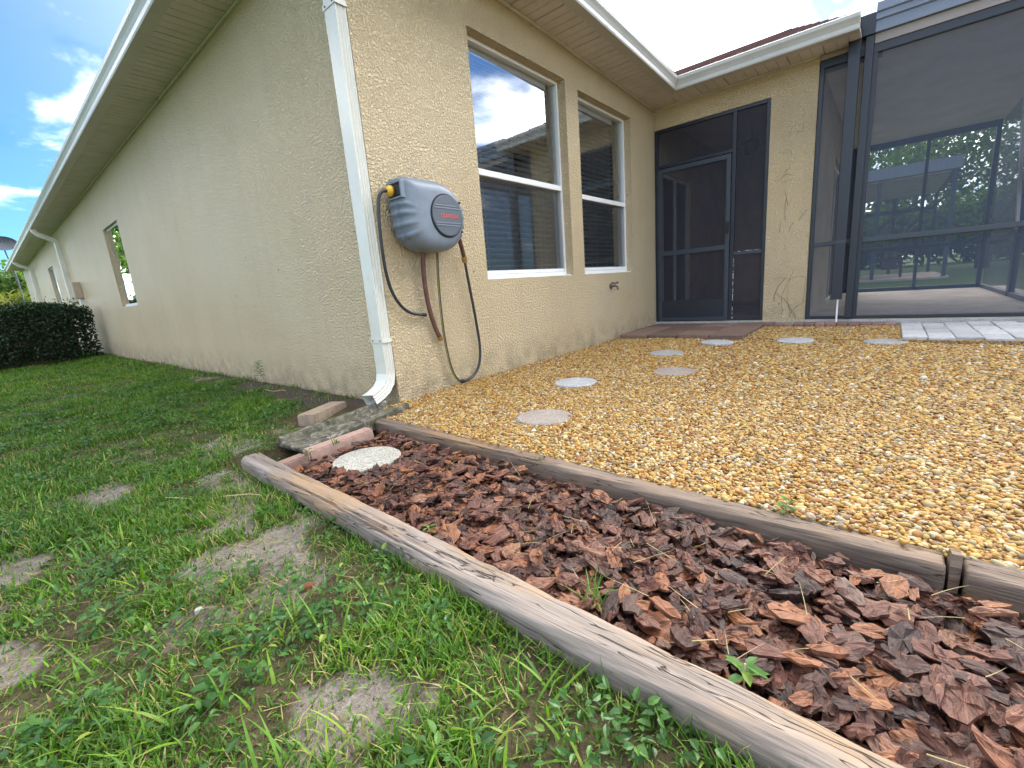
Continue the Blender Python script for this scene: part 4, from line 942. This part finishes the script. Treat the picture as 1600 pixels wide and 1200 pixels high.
size = .5*np.clip(np.exp(rng.normal(np.log(.045), .42, NCH)), .014, .098)

lay_ = rng.random(NCH); surf = -.034+(fbm(cx, cy, 3.)-.5)*.03
edge = np.minimum(cx-xi(cy)-.045, xo(cy)-.045-cx)
cz = surf-.030*(1-lay_)**1.0+.014*(lay_ > .8)
til = np.clip(rng.normal(0, .34, (NCH, 2)), -1.0, 1.0)*.85; til *= np.where(size > .03, .7, 1.)[:, None]
size = np.minimum(size, np.maximum(.010, edge*1.1+.008))
okc = ((cx+.705)**2+(cy+.690)**2) > (.150+size*.55)**2
brickz = (cy > -.46) & (cx < -.44); okc &= ~brickz
cx, cy, cz, size, til, lay_ = cx[okc], cy[okc], cz[okc], size[okc], til[okc], lay_[okc]; NCH = len(cx)
yaw = rng.uniform(0, 2*np.pi, NCH); var = rng.integers(0, len(CH), NCH); tint = rng.random(NCH)
dcam = np.sqrt((cx-CAM.x)**2+(cy-CAM.y)**2+.74**2); dep = (cx-CAM.x)*fw.x+(cy-CAM.y)*fw.y+(cz-CAM.z)*fw.z
px = ((cx-CAM.x)*r2.x+(cy-CAM.y)*r2.y+(cz-CAM.z)*r2.z)/np.maximum(dep, .05)*692.6+800; py = 600-((cx-CAM.x)*u2.x+(cy-CAM.y)*u2.y+(cz-CAM.z)*u2.z)/np.maximum(dep, .05)*692.6
inview = (dep > .2) & (px > -20) & (px < 1620) & (py < 1220)
score = np.where(inview & (lay_ > .35), size/np.maximum(dep, .2), 0); top = np.argsort(-score)[:300]; istop = np.zeros(NCH, bool); istop[top] = True
chip_me = []
for V, F in CH:
    me = bpy.data.meshes.new('bark_chip'); me.from_pydata(V.tolist(), [], F.tolist()); me.materials.append(M['bark']); chip_me.append(me); at = me.attributes.new('lco', 'FLOAT_VECTOR', 'POINT'); at.data.foreach_set('vector', V.astype(np.float32).ravel())
for i in top:
    o = bpy.data.objects.new('bark_chip', chip_me[var[i]]); link(o, mulch, (cx[i], cy[i], cz[i]+.006)); o.rotation_euler = (til[i, 0], til[i, 1], yaw[i]); s_ = size[i]; o.scale = (s_, s_, s_)
VV = []; FF = []; TT = []; LC = []; off = 0
for i in np.where(~istop)[0]:
    V, F = CH[var[i]]; E_ = np.array(Euler((til[i, 0], til[i, 1], yaw[i])).to_matrix()); VV.append((V*size[i])@E_.T+np.array((cx[i], cy[i], cz[i]))); FF.append(F+off); off += len(V); TT.append(np.full(len(V), tint[i])); LC.append(V)
bmo = np_mesh('bark_mulch', np.concatenate(VV), np.concatenate(FF), 'bark', mulch, {'tint': np.concatenate(TT)}, kind='stuff', loc=tuple(WL['mulch_bed']))
at = bmo.data.attributes.new('lco', 'FLOAT_VECTOR', 'POINT'); at.data.foreach_set('vector', np.concatenate(LC).astype(np.float32).ravel())

# ------------------------------------------------------------------ grass and weeds (stuff)
def blades(P, L, Wd, yaw, lean, curl, segs):
    n = len(P); rows = []; pos = P.copy(); d = np.stack([np.cos(yaw), np.sin(yaw)], 1); sd_ = np.stack([-np.sin(yaw), np.cos(yaw), np.zeros(n)], 1)
    for s_ in range(segs+1):
        t_ = s_/segs; w = Wd*(1-t_**1.8)*.5+.0002; rows += [pos-sd_*w[:, None], pos+sd_*w[:, None]]
        ang = lean+curl*t_; st = L/segs; pos = pos+np.column_stack([d*(np.sin(ang)*st)[:, None], np.cos(ang)*st])
    V = np.stack(rows, 1); k = 2*(segs+1); V = V.reshape(-1, 3); base = np.arange(n)*k; F = np.concatenate([np.stack([base+2*s_, base+2*s_+1, base+2*s_+3, base+2*s_+2], 1) for s_ in range(segs)])
    return V, F, k
def lawn_mask(x, y):
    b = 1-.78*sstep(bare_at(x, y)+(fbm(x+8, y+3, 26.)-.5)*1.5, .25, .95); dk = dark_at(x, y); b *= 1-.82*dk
    ok = (x < -.015) & ~((x > xi(y)-.048) & (y < -.17)) & ~((x > -1.0) & (y > -.45) & (y < .02) & (x > -.84)) & ~((x > -.62) & (y > .10) & (y < .45))
    return b*ok
VV = []; FF = []; TT = []; off = 0
def add_blades(x0, x1, y0, y1, dens, Lr, Wr, segs, tuft=0., leanr=(.2, 1.0)):
    global off
    n = int((x1-x0)*(y1-y0)*dens); x = rng.uniform(x0, x1, n); y = rng.uniform(y0, y1, n)
    if tuft: x = x+(rng.normal(0, tuft, n)); y = y+rng.normal(0, tuft, n)
    cl_ = fbm(x+2, y+7, 4.); p = lawn_mask(x, y)*(.35+.8*sstep(cl_, .32, .6)); k = rng.random(n) < p; x, y, cl_ = x[k], y[k], cl_[k]; n = len(x)
    if not n: return
    patch = fbm(x+40, y+13, 1.4); L = rng.uniform(*Lr, n)*(.65+.75*sstep(cl_, .35, .65)); yaw_ = rng.uniform(0, 6.28, n)+(vnoise(x, y, 3.)-.5)*2
    V, F, kk = blades(np.column_stack([x, y, gz(x, y)-.004]), L, rng.uniform(*Wr, n), yaw_, rng.uniform(*leanr, n)*.75, rng.uniform(.2, 1.5, n), segs)
    t_ = np.clip(rng.normal(.42, .17, n)+(patch-.5)*.5, 0, .90); dry = rng.random(n) < .09+.15*bare_at(x, y); t_ = np.where(dry, rng.uniform(.92, 1., n), t_)
    VV.append(V); FF.append(F+off); off += len(V); TT.append(np.repeat(t_, kk))
add_blades(-2.45, -1.02, -2.9, -.2, 24000, (.016, .050), (.0026, .0056), 3)
add_blades(-2.4, -.03, -.2, 2.2, 17000, (.015, .046), (.0028, .0060), 3)
add_blades(-2.6, -.03, 2.2, 5.5, 9000, (.020, .052), (.0036, .0070), 2)
add_blades(-3.0, -.03, 5.5, 11.5, 5000, (.022, .052), (.0055, .0105), 2)
# long wild blades in tufts, nearest the camera
cxs = [(-1.75, -1.25), (-1.62, -1.0), (-1.8, -.8), (-1.70, -1.55), (-1.45, -1.45), (-1.55, -1.6), (-1.80, .2), (-1.62, -.55), (-1.72, -.3), (-1.5, .5), (-1.35, .3), (-1.30, -1.62), (-1.38, -2.05), (-1.25, -2.1), (-1.6, -1.85), (-1.2, .8), (-2.0, -1.6), (-2.1, -.6), (-1.9, 1.0)]
for x, y in cxs:
    n = rnd.randint(12, 26); q = np.column_stack([rng.normal(x, .05, n), rng.normal(y, .05, n)]); z = gz(q[:, 0], q[:, 1])-.004
    V, F, kk = blades(np.column_stack([q, z]), rng.uniform(.05, .13, n), rng.uniform(.0035, .0075, n), rng.uniform(0, 6.28, n), rng.uniform(.15, .9, n), rng.uniform(.3, 1.6, n), 5)
    VV.append(V); FF.append(F+off); off += len(V); TT.append(np.repeat(np.clip(rng.normal(.66, .16, n), 0, .92), kk))
# sprigs against the timber and dry straw on the bare soil
n = 900; y = rng.uniform(-2.9, -.15, n); x = xi(y)-.05-np.abs(rng.normal(0, .035, n)); k = rng.random(n) < .25+.75*(fbm(x*0+1, y, 3.) > .5); x, y = x[k], y[k]; n = len(x)
V, F, kk = blades(np.column_stack([x, y, gz(x, y)-.004]), rng.uniform(.02, .075, n), rng.uniform(.002, .005, n), rng.uniform(0, 6.28, n), rng.uniform(0, .7, n), rng.uniform(.1, 1.2, n), 4); VV.append(V); FF.append(F+off); off += len(V); TT.append(np.repeat(np.clip(rng.normal(.45, .2, n), 0, .95), kk))
n = 1800; x = rng.uniform(-2.3, -1.1, n); y = rng.uniform(-2.8, 1.5, n); V, F, kk = blades(np.column_stack([x, y, gz(x, y)+.006]), rng.uniform(.03, .11, n), rng.uniform(.001, .0024, n), rng.uniform(0, 6.28, n), rng.uniform(1.35, 1.6, n), rng.uniform(-.15, .35, n), 3)
VV.append(V); FF.append(F+off); off += len(V); TT.append(np.repeat(rng.uniform(.93, 1, n), kk))
np_mesh('grass', np.concatenate(VV), np.concatenate(FF), 'grass_blade', attrs={'tint': np.concatenate(TT)}, kind='stuff')

def leaves(C_, N_, U_, L, Wd, fold=.25):
    # folded kite leaves: centre base C_, along U_, normal N_
    S_ = np.cross(N_, U_); l = L[:, None]; w = Wd[:, None]
    V = np.stack([C_, C_+U_*l*.22+S_*w*.42+N_*w*fold*.8, C_+U_*l*.60+S_*w*.44+N_*w*fold*.7-N_*l*.03, C_+U_*l-N_*l*.13, C_+U_*l*.60-S_*w*.44+N_*w*fold*.7-N_*l*.03, C_+U_*l*.22-S_*w*.42+N_*w*fold*.8, C_+U_*l*.45], 1).reshape(-1, 3)
    return V, leaf_faces(len(C_))
def leaf_faces(n):
    b = np.arange(n)*7; return np.concatenate([np.stack([b+k, b+(k+1) % 6, b+6], 1) for k in range(6)])
def unit(a): return a/np.maximum(1e-6, np.linalg.norm(a, axis=1, keepdims=True))
def weed_cloud(x, y, n_leaf, spread, lsize, hmax):
    n = n_leaf; a = rng.uniform(0, 6.28, n); r_ = spread*np.sqrt(rng.random(n)); X_ = x+r_*np.cos(a); Y_ = y+r_*np.sin(a); Z_ = gz(X_, Y_)+rng.uniform(.006, hmax, n)
    U_ = unit(np.column_stack([np.cos(a+rng.normal(0, .8, n)), np.sin(a+rng.normal(0, .8, n)), rng.uniform(-.1, .55, n)])); N_ = np.tile([0, 0, 1.], (n, 1))+rng.normal(0, .28, (n, 3)); N_ = unit(N_-U_*np.sum(N_*U_, 1, keepdims=True))
    L = lsize*rng.uniform(.6, 1.25, n); return leaves(np.column_stack([X_, Y_, Z_]), N_, U_, L, L*rng.uniform(.42, .7, n))
VV = []; FF = []; TT = []; off = 0
spots = [(-1.30, -.25, 70, .14), (-1.20, .05, 70, .14), (-1.45, -1.25, 90, .16), (-1.38, -1.42, 80, .13), (-1.55, -1.1, 70, .14), (-1.50, -1.5, 80, .12), (-1.32, -1.55, 60, .09), (-1.22, -1.6, 60, .07), (-1.65, -.9, 60, .15), (-1.24, -1.78, 40, .06), (-1.28, -2.2, 50, .08), (-1.18, -2.25, 30, .05), (-1.42, -2.05, 36, .09), (-1.05, .25, 60, .15), (-1.6, -.35, 60, .16), (-1.42, .2, 60, .2), (-1.7, .6, 60, .2), (-.9, .0, 45, .09), (-.98, -.25, 36, .07), (-.86, -.18, 30, .05)]
for _ in range(420):
    x, y = rng.uniform(-2.3, -.3), rng.uniform(-2.6, 4.0)
    if lawn_mask(np.array([x]), np.array([y]))[0] > .6: spots.append((x, y, int(rng.integers(14, 40)), float(rng.uniform(.04, .13))))
for x, y, k, s_ in spots:
    V, F = weed_cloud(x, y, k, s_, .022 if y < .5 else .026, .052); c0 = V.reshape(-1, 7, 3)[:, 0]; msk = (lawn_mask(c0[:, 0], c0[:, 1]) > .15); idx = np.where(msk)[0]
    if not len(idx): continue
    V = V.reshape(-1, 7, 3)[idx].reshape(-1, 3); F = leaf_faces(len(idx))
    VV.append(V); FF.append(F+off); off += len(V); TT.append(np.repeat(np.clip(rng.normal(.5, .22, len(idx)), 0, 1), 7))
np_mesh('clover_weeds', np.concatenate(VV), np.concatenate(FF), 'weed_leaf', attrs={'tint': np.concatenate(TT)}, kind='stuff')

n = 9000; x = rng.uniform(-2.3, -.02, n); y = rng.uniform(-2.8, 3.2, n); k = rng.random(n) < np.maximum(bare_at(x, y)*.9, dark_at(x, y)); k &= lawn_mask(x, y) > -.1; k &= ~((x > xi(y)-.05) & (y < -.17)); x, y = x[k], y[k]; n = len(x)
r_ = rng.uniform(.0012, .0055, n)**1.0*rng.uniform(.5, 1.2, n); O8 = np.array([(1, 0, 0), (0, 1, 0), (-1, 0, 0), (0, -1, 0), (0, 0, .7), (0, 0, -.7)], float)
V = (np.column_stack([x, y, gz(x, y)+.001])[:, None, :]+O8[None]*r_[:, None, None]*rng.uniform(.6, 1.4, (n, 6, 1))).reshape(-1, 3); b = np.arange(n)*6
F = np.concatenate([np.stack([b+i, b+(i+1) % 4, b+4], 1) for i in range(4)]+[np.stack([b+(i+1) % 4, b+i, b+5], 1) for i in range(4)])
t_ = np.repeat(rng.random(n), 6); np_mesh('soil_crumbs', V, F, 'crumb', attrs={'tint': t_}, kind='stuff')
n = 95; y = -rng.uniform(.45, 3.4, n); x = xi(y)+.06+rng.random(n)*.52; V, F, kk = blades(np.column_stack([x, y, np.full(n, -.012)]), rng.uniform(.03, .12, n), rng.uniform(.0010, .0020, n), rng.uniform(0, 6.28, n), rng.uniform(1.2, 1.6, n), rng.uniform(-.3, .5, n), 4)
np_mesh('pine_needles', V, F, 'grass_blade', mulch, {'tint': np.repeat(rng.uniform(.95, 1, n), kk)}, kind='stuff', loc=tuple(WL['mulch_bed']))
# single weeds one can point at
def weed(x, y, z, label, nl, L, h, grassy=False):
    w = empty('weed_plant', (x, y, z), label, 'weed', 'small weeds sprouting by the timbers')
    if grassy:
        n = nl; q = np.column_stack([rng.normal(x, .012, n), rng.normal(y, .012, n), np.full(n, z-.01)]); V, F, kk = blades(q, rng.uniform(.6, 1.1, n)*L, np.full(n, .0042), rng.uniform(0, 6.28, n), rng.uniform(.2, .8, n), rng.uniform(.3, 1.4, n), 6)
        np_mesh('leaf_blades', V, F, 'grass_blade', w, {'tint': np.repeat(np.clip(rng.normal(.5, .15, n), 0, .85), kk)}, loc=(x, y, z))
    else:
        MB().tube([(x, y, z-.02), (x+.004, y, z+h)], .0018, 5).build('stem', 'straw', w)
        a = np.arange(nl)*2.4+rnd.random(); U_ = unit(np.column_stack([np.cos(a), np.sin(a), rng.uniform(.05, .5, nl)])); N_ = np.tile([0, 0, 1.], (nl, 1)); N_ = unit(N_-U_*np.sum(N_*U_, 1, keepdims=True)); zz__ = z+h*np.linspace(.35, 1, nl)
        V, F = leaves(np.column_stack([np.full(nl, x+.002), np.full(nl, y), zz__])+U_*.004, N_, U_, L*rng.uniform(.75, 1.1, nl), L*rng.uniform(.38, .55, nl)); np_mesh('leaf_cluster', V, F, 'weed_leaf', w, {'tint': np.repeat(rng.uniform(.55, .95, nl), 7)}, loc=(x, y, z))
weed(-.37, -2.335, -.01, 'small green weed sprouting over the gravel side timber', 9, .030, .05)
weed(-1.005, -2.365, -.03, 'broad leaved green weed sprouting inside the lawn side timber', 8, .040, .045)
weed(-.965, -2.04, -.035, 'grassy weed trailing over the lawn side timber from the bark', 13, .11, .1, True)
weed(-.985, -1.47, -.03, 'tiny light green weed in the bark beside the timber', 7, .022, .03)
weed(-.86, -.44, -.02, 'yellow green seedling beside the pink brick', 8, .026, .045)
weed(-.70, -.41, .01, 'grass sprig growing across the pink brick', 9, .06, .05, True)
weed(-.40, -1.46, -.02, 'green seedling against the gravel side timber', 8, .024, .035)
weed(-.10, 2.05, -.015, 'leafy weed standing against the lawn wall', 22, .055, .22)
weed(-.20, .60, -.015, 'low weed at the foot of the lawn wall near the downspout', 10, .030, .05)
# debris
def shard(x, y, z, r_, mat, label, name, cat):
    m = MB(); n = 7; a0 = rnd.random(); pts = [(r_*(1+rnd.uniform(-.25, .25))*math.cos(2*math.pi*k/n+a0), r_*.75*(1+rnd.uniform(-.25, .25))*math.sin(2*math.pi*k/n+a0)) for k in range(n)]
    vs = [(x+a, y+b, z) for a, b in pts]+[(x+a*.9, y+b*.9, z+.012+rnd.uniform(0, .003)) for a, b in pts]
    m.add(vs, [tuple(range(n-1, -1, -1)), tuple(range(n, 2*n))]+[(k, (k+1) % n, n+(k+1) % n, n+k) for k in range(n)]); tag(m.build(name, mat, bevel=.002), label, cat)
shard(-1.318, -1.355, float(gz(-1.318, -1.355))-.002, .019, 'shard_red', 'red brown brick shard lying on the bare soil', 'brick_shard', 'shard')
shard(-1.537, -1.233, float(gz(-1.537, -1.233))+.012, .011, 'pebble_white', 'small white pebble lying in the grass', 'white_pebble', 'pebble')
for x, y, a, L, lb in ((-1.27, -.45, 2.2, .42, 'long dry twig lying on the bare soil by the timber end'), (-.22, 1.45, 1.9, .24, 'short dry twig leaning by the lawn wall')):
    m = MB(); pts = [(x+math.cos(a)*L*(k/8-.5)+rnd.uniform(-.004, .004), y+math.sin(a)*L*(k/8-.5)+rnd.uniform(-.004, .004), float(gz(x, y))+.018+.006*math.sin(k)) for k in range(9)]
    m.tube(pts, .0022, 5); tag(m.build('dry_twig', 'straw'), lb, 'twig')

# ------------------------------------------------------------------ hedge, trees, palm
def leaf_mesh(name, C_, L, mat, parent, tint, flat=.0, loc=(0, 0, 0)):
    n = len(C_); U_ = unit(rng.normal(0, 1, (n, 3))+np.array([0, 0, -.15])); N_ = rng.normal(0, 1, (n, 3))+np.array([0, 0, flat]); N_ = unit(N_-U_*np.sum(N_*U_, 1, keepdims=True))
    V, F = leaves(C_, N_, U_, L, L*rng.uniform(.45, .65, n), .2); return np_mesh(name, V, F, mat, parent, {'tint': np.repeat(tint, 7)}, loc=loc)
hd = empty('hedge', (-2.2, 10.6, -.03), 'dense dark green clipped hedge standing against the lawn wall', 'hedge')
n = 34000; x = rng.uniform(-4.6, -.16, n); f_ = rng.random(n); y = np.where(f_ < .5, 9.75+np.abs(rng.normal(0, .09, n)), rng.uniform(9.75, 11.3, n)); z = np.where(f_ < .5, rng.uniform(0, 1.09, n), 1.10-np.abs(rng.normal(0, .10, n)))
bul = .16*(fbm(x, z, 2.2)-.5); y = y+bul; z = z+.14*(fbm(x, y, 2.)-.5); endr = sstep(x, -.75, -.15); y += endr*.10; z -= endr*.12*(z > .8); side = (x > -.42) & (rng.random(n) < .4); z = np.where(side, rng.uniform(.05, 1.0, n), z)
leaf_mesh('foliage', np.column_stack([x, y, np.maximum(z, 0)]), rng.uniform(.035, .065, n), 'hedge_leaf', hd, np.clip(rng.normal(.4, .2, n)+.5*(z > 1.0)*rng.random(n)*.6, 0, 1), .3, (-2.2, 10.6, -.03))
k = 1500; hx = rng.uniform(-4.4, -.3, k); hy = rng.uniform(9.7, 11.1, k); hzz = 1.08+np.abs(rng.normal(0, .07, k))*(.3+1.4*(fbm(hx, hy, 5.) > .52))
leaf_mesh('new_shoots', np.column_stack([hx, hy, hzz]), rng.uniform(.03, .06, k), 'hedge_leaf', hd, rng.uniform(.7, 1, k), .3, (-2.2, 10.6, -.03))
bx('core', 'vine_dry', (-4.4, -.45, 9.95, 11.1, -.03, .95), hd)
for k in range(7): MB().tube([(-4.1+k*.62, 10.4, -.05), (-4.1+k*.62+rnd.uniform(-.1, .1), 10.2, .6)], .02, 6).build('stem', 'bark_trunk', hd)

def tree(name, x, y, H, cr, label, nclump, nleaf, lsz, mat='tree_leaf', trunk_h=None, group='trees beyond the house', zb_=-.05, dark=0.):
    t_ = empty(name, (x, y, zb_), label, 'tree', group); th_ = trunk_h or H*.35
    MB().tube([(x, y, zb_-.1), (x+.05, y, th_*.5), (x-.05, y+.05, th_), (x+.1, y, H*.7)], 1, 9, radii=[H*.034, H*.026, H*.021, H*.008]).build('trunk', 'bark_trunk', t_, smooth=True)
    for k in range(5):
        a = 2*math.pi*k/5+rnd.random(); zz_ = th_*rnd.uniform(.8, 1.1); MB().tube([(x, y, zz_), (x+cr*.3*math.cos(a), y+cr*.3*math.sin(a), zz_+H*.12), (x+cr*.68*math.cos(a), y+cr*.68*math.sin(a), zz_+H*.25)], 1, 6, radii=[H*.014, H*.009, H*.003]).build('limb', 'bark_trunk', t_)
    u = unit(rng.normal(0, 1, (nclump, 3))); rr = rng.random(nclump)**.45; zl = .1 if name == 'bush' else th_*.85; cen = np.column_stack([x+u[:, 0]*cr*rr, y+u[:, 1]*cr*rr, zl+(H-zl)*(.5+.5*u[:, 2]*rr)])
    csz = cr*rng.uniform(.09, .19, nclump); idx = rng.integers(0, nclump, nleaf); C_ = cen[idx]+np.clip(rng.normal(0, 1, (nleaf, 3)), -1.5, 1.5)*csz[idx][:, None]*np.array([1, 1, .7])
    leaf_mesh('crown', C_, lsz*rng.uniform(.7, 1.3, nleaf), mat, t_, np.clip(rng.normal(.5, .2, nleaf)+(rng.random(nclump)[idx]-.5)*.5-dark, 0, 1), .6, (x, y, zb_))
tree('shade_tree', 24.5, -1.2, 7.6, 4.0, 'leafy tree behind the porch, the nearest one beyond the lawn', 64, 6500, .20, trunk_h=1.2)
tree('shade_tree', 26.5, -5.6, 7.8, 4.2, 'leafy tree seen through the right half of the porch screen', 64, 6500, .20, trunk_h=1.3)
tree('shade_tree', 34, -9.5, 12, 5.5, 'leafy tree farthest right beyond the porch', 60, 3600, .28, trunk_h=2.0)
tree('shade_tree', 37, -2.5, 13, 6, 'tall leafy tree farthest behind the porch', 60, 3600, .30, trunk_h=1.6)
tree('shade_tree', -5.6, 26, 6.5, 2.3, 'leafy tree mirrored in the lawn side window', 80, 12000, .22, trunk_h=1.2, group='trees mirrored in the side window')
tree('shade_tree', -7.2, 33, 8.5, 3.0, 'taller leafy tree mirrored beside it in the lawn side window', 80, 12000, .26, trunk_h=1.2, group='trees mirrored in the side window')
tree('shade_tree', 2.6, 58, 6.4, 4.4, 'distant round tree behind the palm at the far left', 60, 8000, .4, trunk_h=1.5, group='far left greenery')
for k, (bx_, by_, bh_, br_) in enumerate(((44, -17, 4.5, 4.0), (46, -9, 5.0, 4.4), (45, -2, 4.6, 4.4), (47, 6, 5.0, 4.6), (42, 13, 4.5, 4.0))):
    tree('bush', bx_, by_, bh_, br_, ('big bush farthest right behind the lawn', 'second big bush from the right behind the lawn', 'big bush in the middle of the far row', 'second big bush from the left of the far row', 'big bush farthest left of the far row')[k], 90, 8000, .44, trunk_h=.5, group='row of bushes beyond the far lawn')
# palm
pt = empty('palm', (-.35, 31, -.05), 'yellow green palm beyond the hedge at the far left', 'palm')
MB().tube([(-.35, 31, -.1), (-.3, 31, 1.75)], .13, 8).build('trunk', 'bark_trunk', pt)
Cs = []; Us = []; Ls = []
for k in range(26):
    a = k*2.39996; el = R(rnd.uniform(10, 75)); L_ = rnd.uniform(1.5, 2.2)
    for s_ in range(16):
        t_ = (s_+1)/16; drop = t_*t_*L_*.42; p = np.array([-.3+math.cos(a)*math.cos(el)*L_*t_, 31+math.sin(a)*math.cos(el)*L_*t_, 1.80+math.sin(el)*L_*t_-drop])
        for sg in (-1, 1): Cs.append(p); Us.append([math.cos(a)*.55-sg*math.sin(a)*.8, math.sin(a)*.55+sg*math.cos(a)*.8, -.25]); Ls.append(.5*(1-.55*t_))
Cs, Us, Ls = np.array(Cs), unit(np.array(Us, float)), np.array(Ls); N_ = np.tile([0, 0, 1.], (len(Cs), 1)); N_ = unit(N_-Us*np.sum(N_*Us, 1, keepdims=True)); V, F = leaves(Cs, N_, Us, Ls, Ls*.16, .1)
np_mesh('fronds', V, F, 'palm_leaf', pt, {'tint': np.repeat(np.clip(rng.normal(.5, .25, len(Cs)), 0, 1), 7)}, loc=(-.35, 31, -.05))

# neighbour porch beyond, with its own frame
nb = empty('neighbour_porch', (20, -1.5, 0), 'neighbouring covered porch seen through both screens', 'porch')
bx('roof', 'fascia_grey', (16.9, 23, -3.9, 4, 3.05, 3.38), nb); bx('ceiling', 'lanai_ceiling', (17.1, 22.9, -3.7, 4, 3.0, 3.045), nb)
for yy in (-3.78, -2.1, -.4): bx('post', 'bronze_light', (17, 17.1, yy-.05, yy+.05, 0, 3.0), nb)
for yy in (-3.7, -2.5, -.9): bx('post', 'bronze_metal', (22.7, 22.8, yy-.05, yy+.05, 0, 3.0), nb)
bx('chair_rail', 'bronze_light', (17.02, 17.08, -3.73, 4, .95, 1.02), nb); bx('chair_rail', 'bronze_metal', (22.72, 22.78, -3.65, 4, .95, 1.02), nb); bx('header_beam', 'bronze_metal', (22.7, 22.8, -3.65, 4, 2.4, 2.55), nb)
bx('floor', 'concrete_floor', (16.9, 23, -3.9, 4, -.1, .05), nb); bx('house_wall', 'neighbour_wall', (16.95, 23, 2.4, 5, 0, 3.04), nb)
sheet('screen_panel', 'far_mesh', (17.05, 17.053, -3.73, 2.4, 1.02, 3.0), nb)
m = MB(); m.box(18.2, 19.6, -2.9, -2.0, .62, .70)
for xx in (18.25, 19.5):
    for yy in (-2.85, -2.1): m.box(xx, xx+.06, yy, yy+.06, .05, .62)
tag(m.build('patio_table', 'dark_furniture'), 'dark patio table on the neighbouring porch', 'table')

# satellite dish, roof panel
dh = empty('satellite_dish', (.16, 29.5, 3.0), 'dark satellite dish above the gutter end at the far left', 'satellite dish')
vs = []; n = 24
for k, (r_, d) in enumerate([(.02, 0), (.22, .03), (.40, .08), (.52, .14)]): vs += [(-.05+r_*math.cos(2*math.pi*i/n), 29.5-d+.25, 4.62+r_*.62*math.sin(2*math.pi*i/n)) for i in range(n)]
vs += [(x_, y_+.03, z_) for x_, y_, z_ in vs[-n:]]+[(x_, y_+.03, z_) for x_, y_, z_ in vs[:n]]
fs = [(a*n+i, a*n+(i+1) % n, (a+1)*n+(i+1) % n, (a+1)*n+i) for a in range(5) for i in range(n)]
MB().add(vs, fs).build('reflector', 'dish_grey', dh); MB().tube([(-.05, 29.75, 4.5), (.1, 29.9, 3.0), (.1, 29.9, -.05)], .03, 6).build('mast', 'dish_grey', dh)
spn = empty('solar_panel', (.1, 6.0, 3.3), 'dark solar panel corner showing above the lawn side gutter', 'solar panel')
m = MB(); m.add([(-.33, 5.35, 3.28), (-.33, 6.25, 3.28), (.9, 6.25, 3.80), (.9, 5.35, 3.80), (-.33, 5.35, 3.24), (-.33, 6.25, 3.24), (.9, 6.25, 3.76), (.9, 5.35, 3.76)], [(0, 1, 2, 3), (7, 6, 5, 4), (0, 4, 5, 1), (1, 5, 6, 2), (2, 6, 7, 3), (3, 7, 4, 0)]); m.build('panel', 'panel_blue', spn)
bx('rail', 'dish_grey', (-.25, -.2, 5.5, 6.1, 3.08, 3.262), spn)
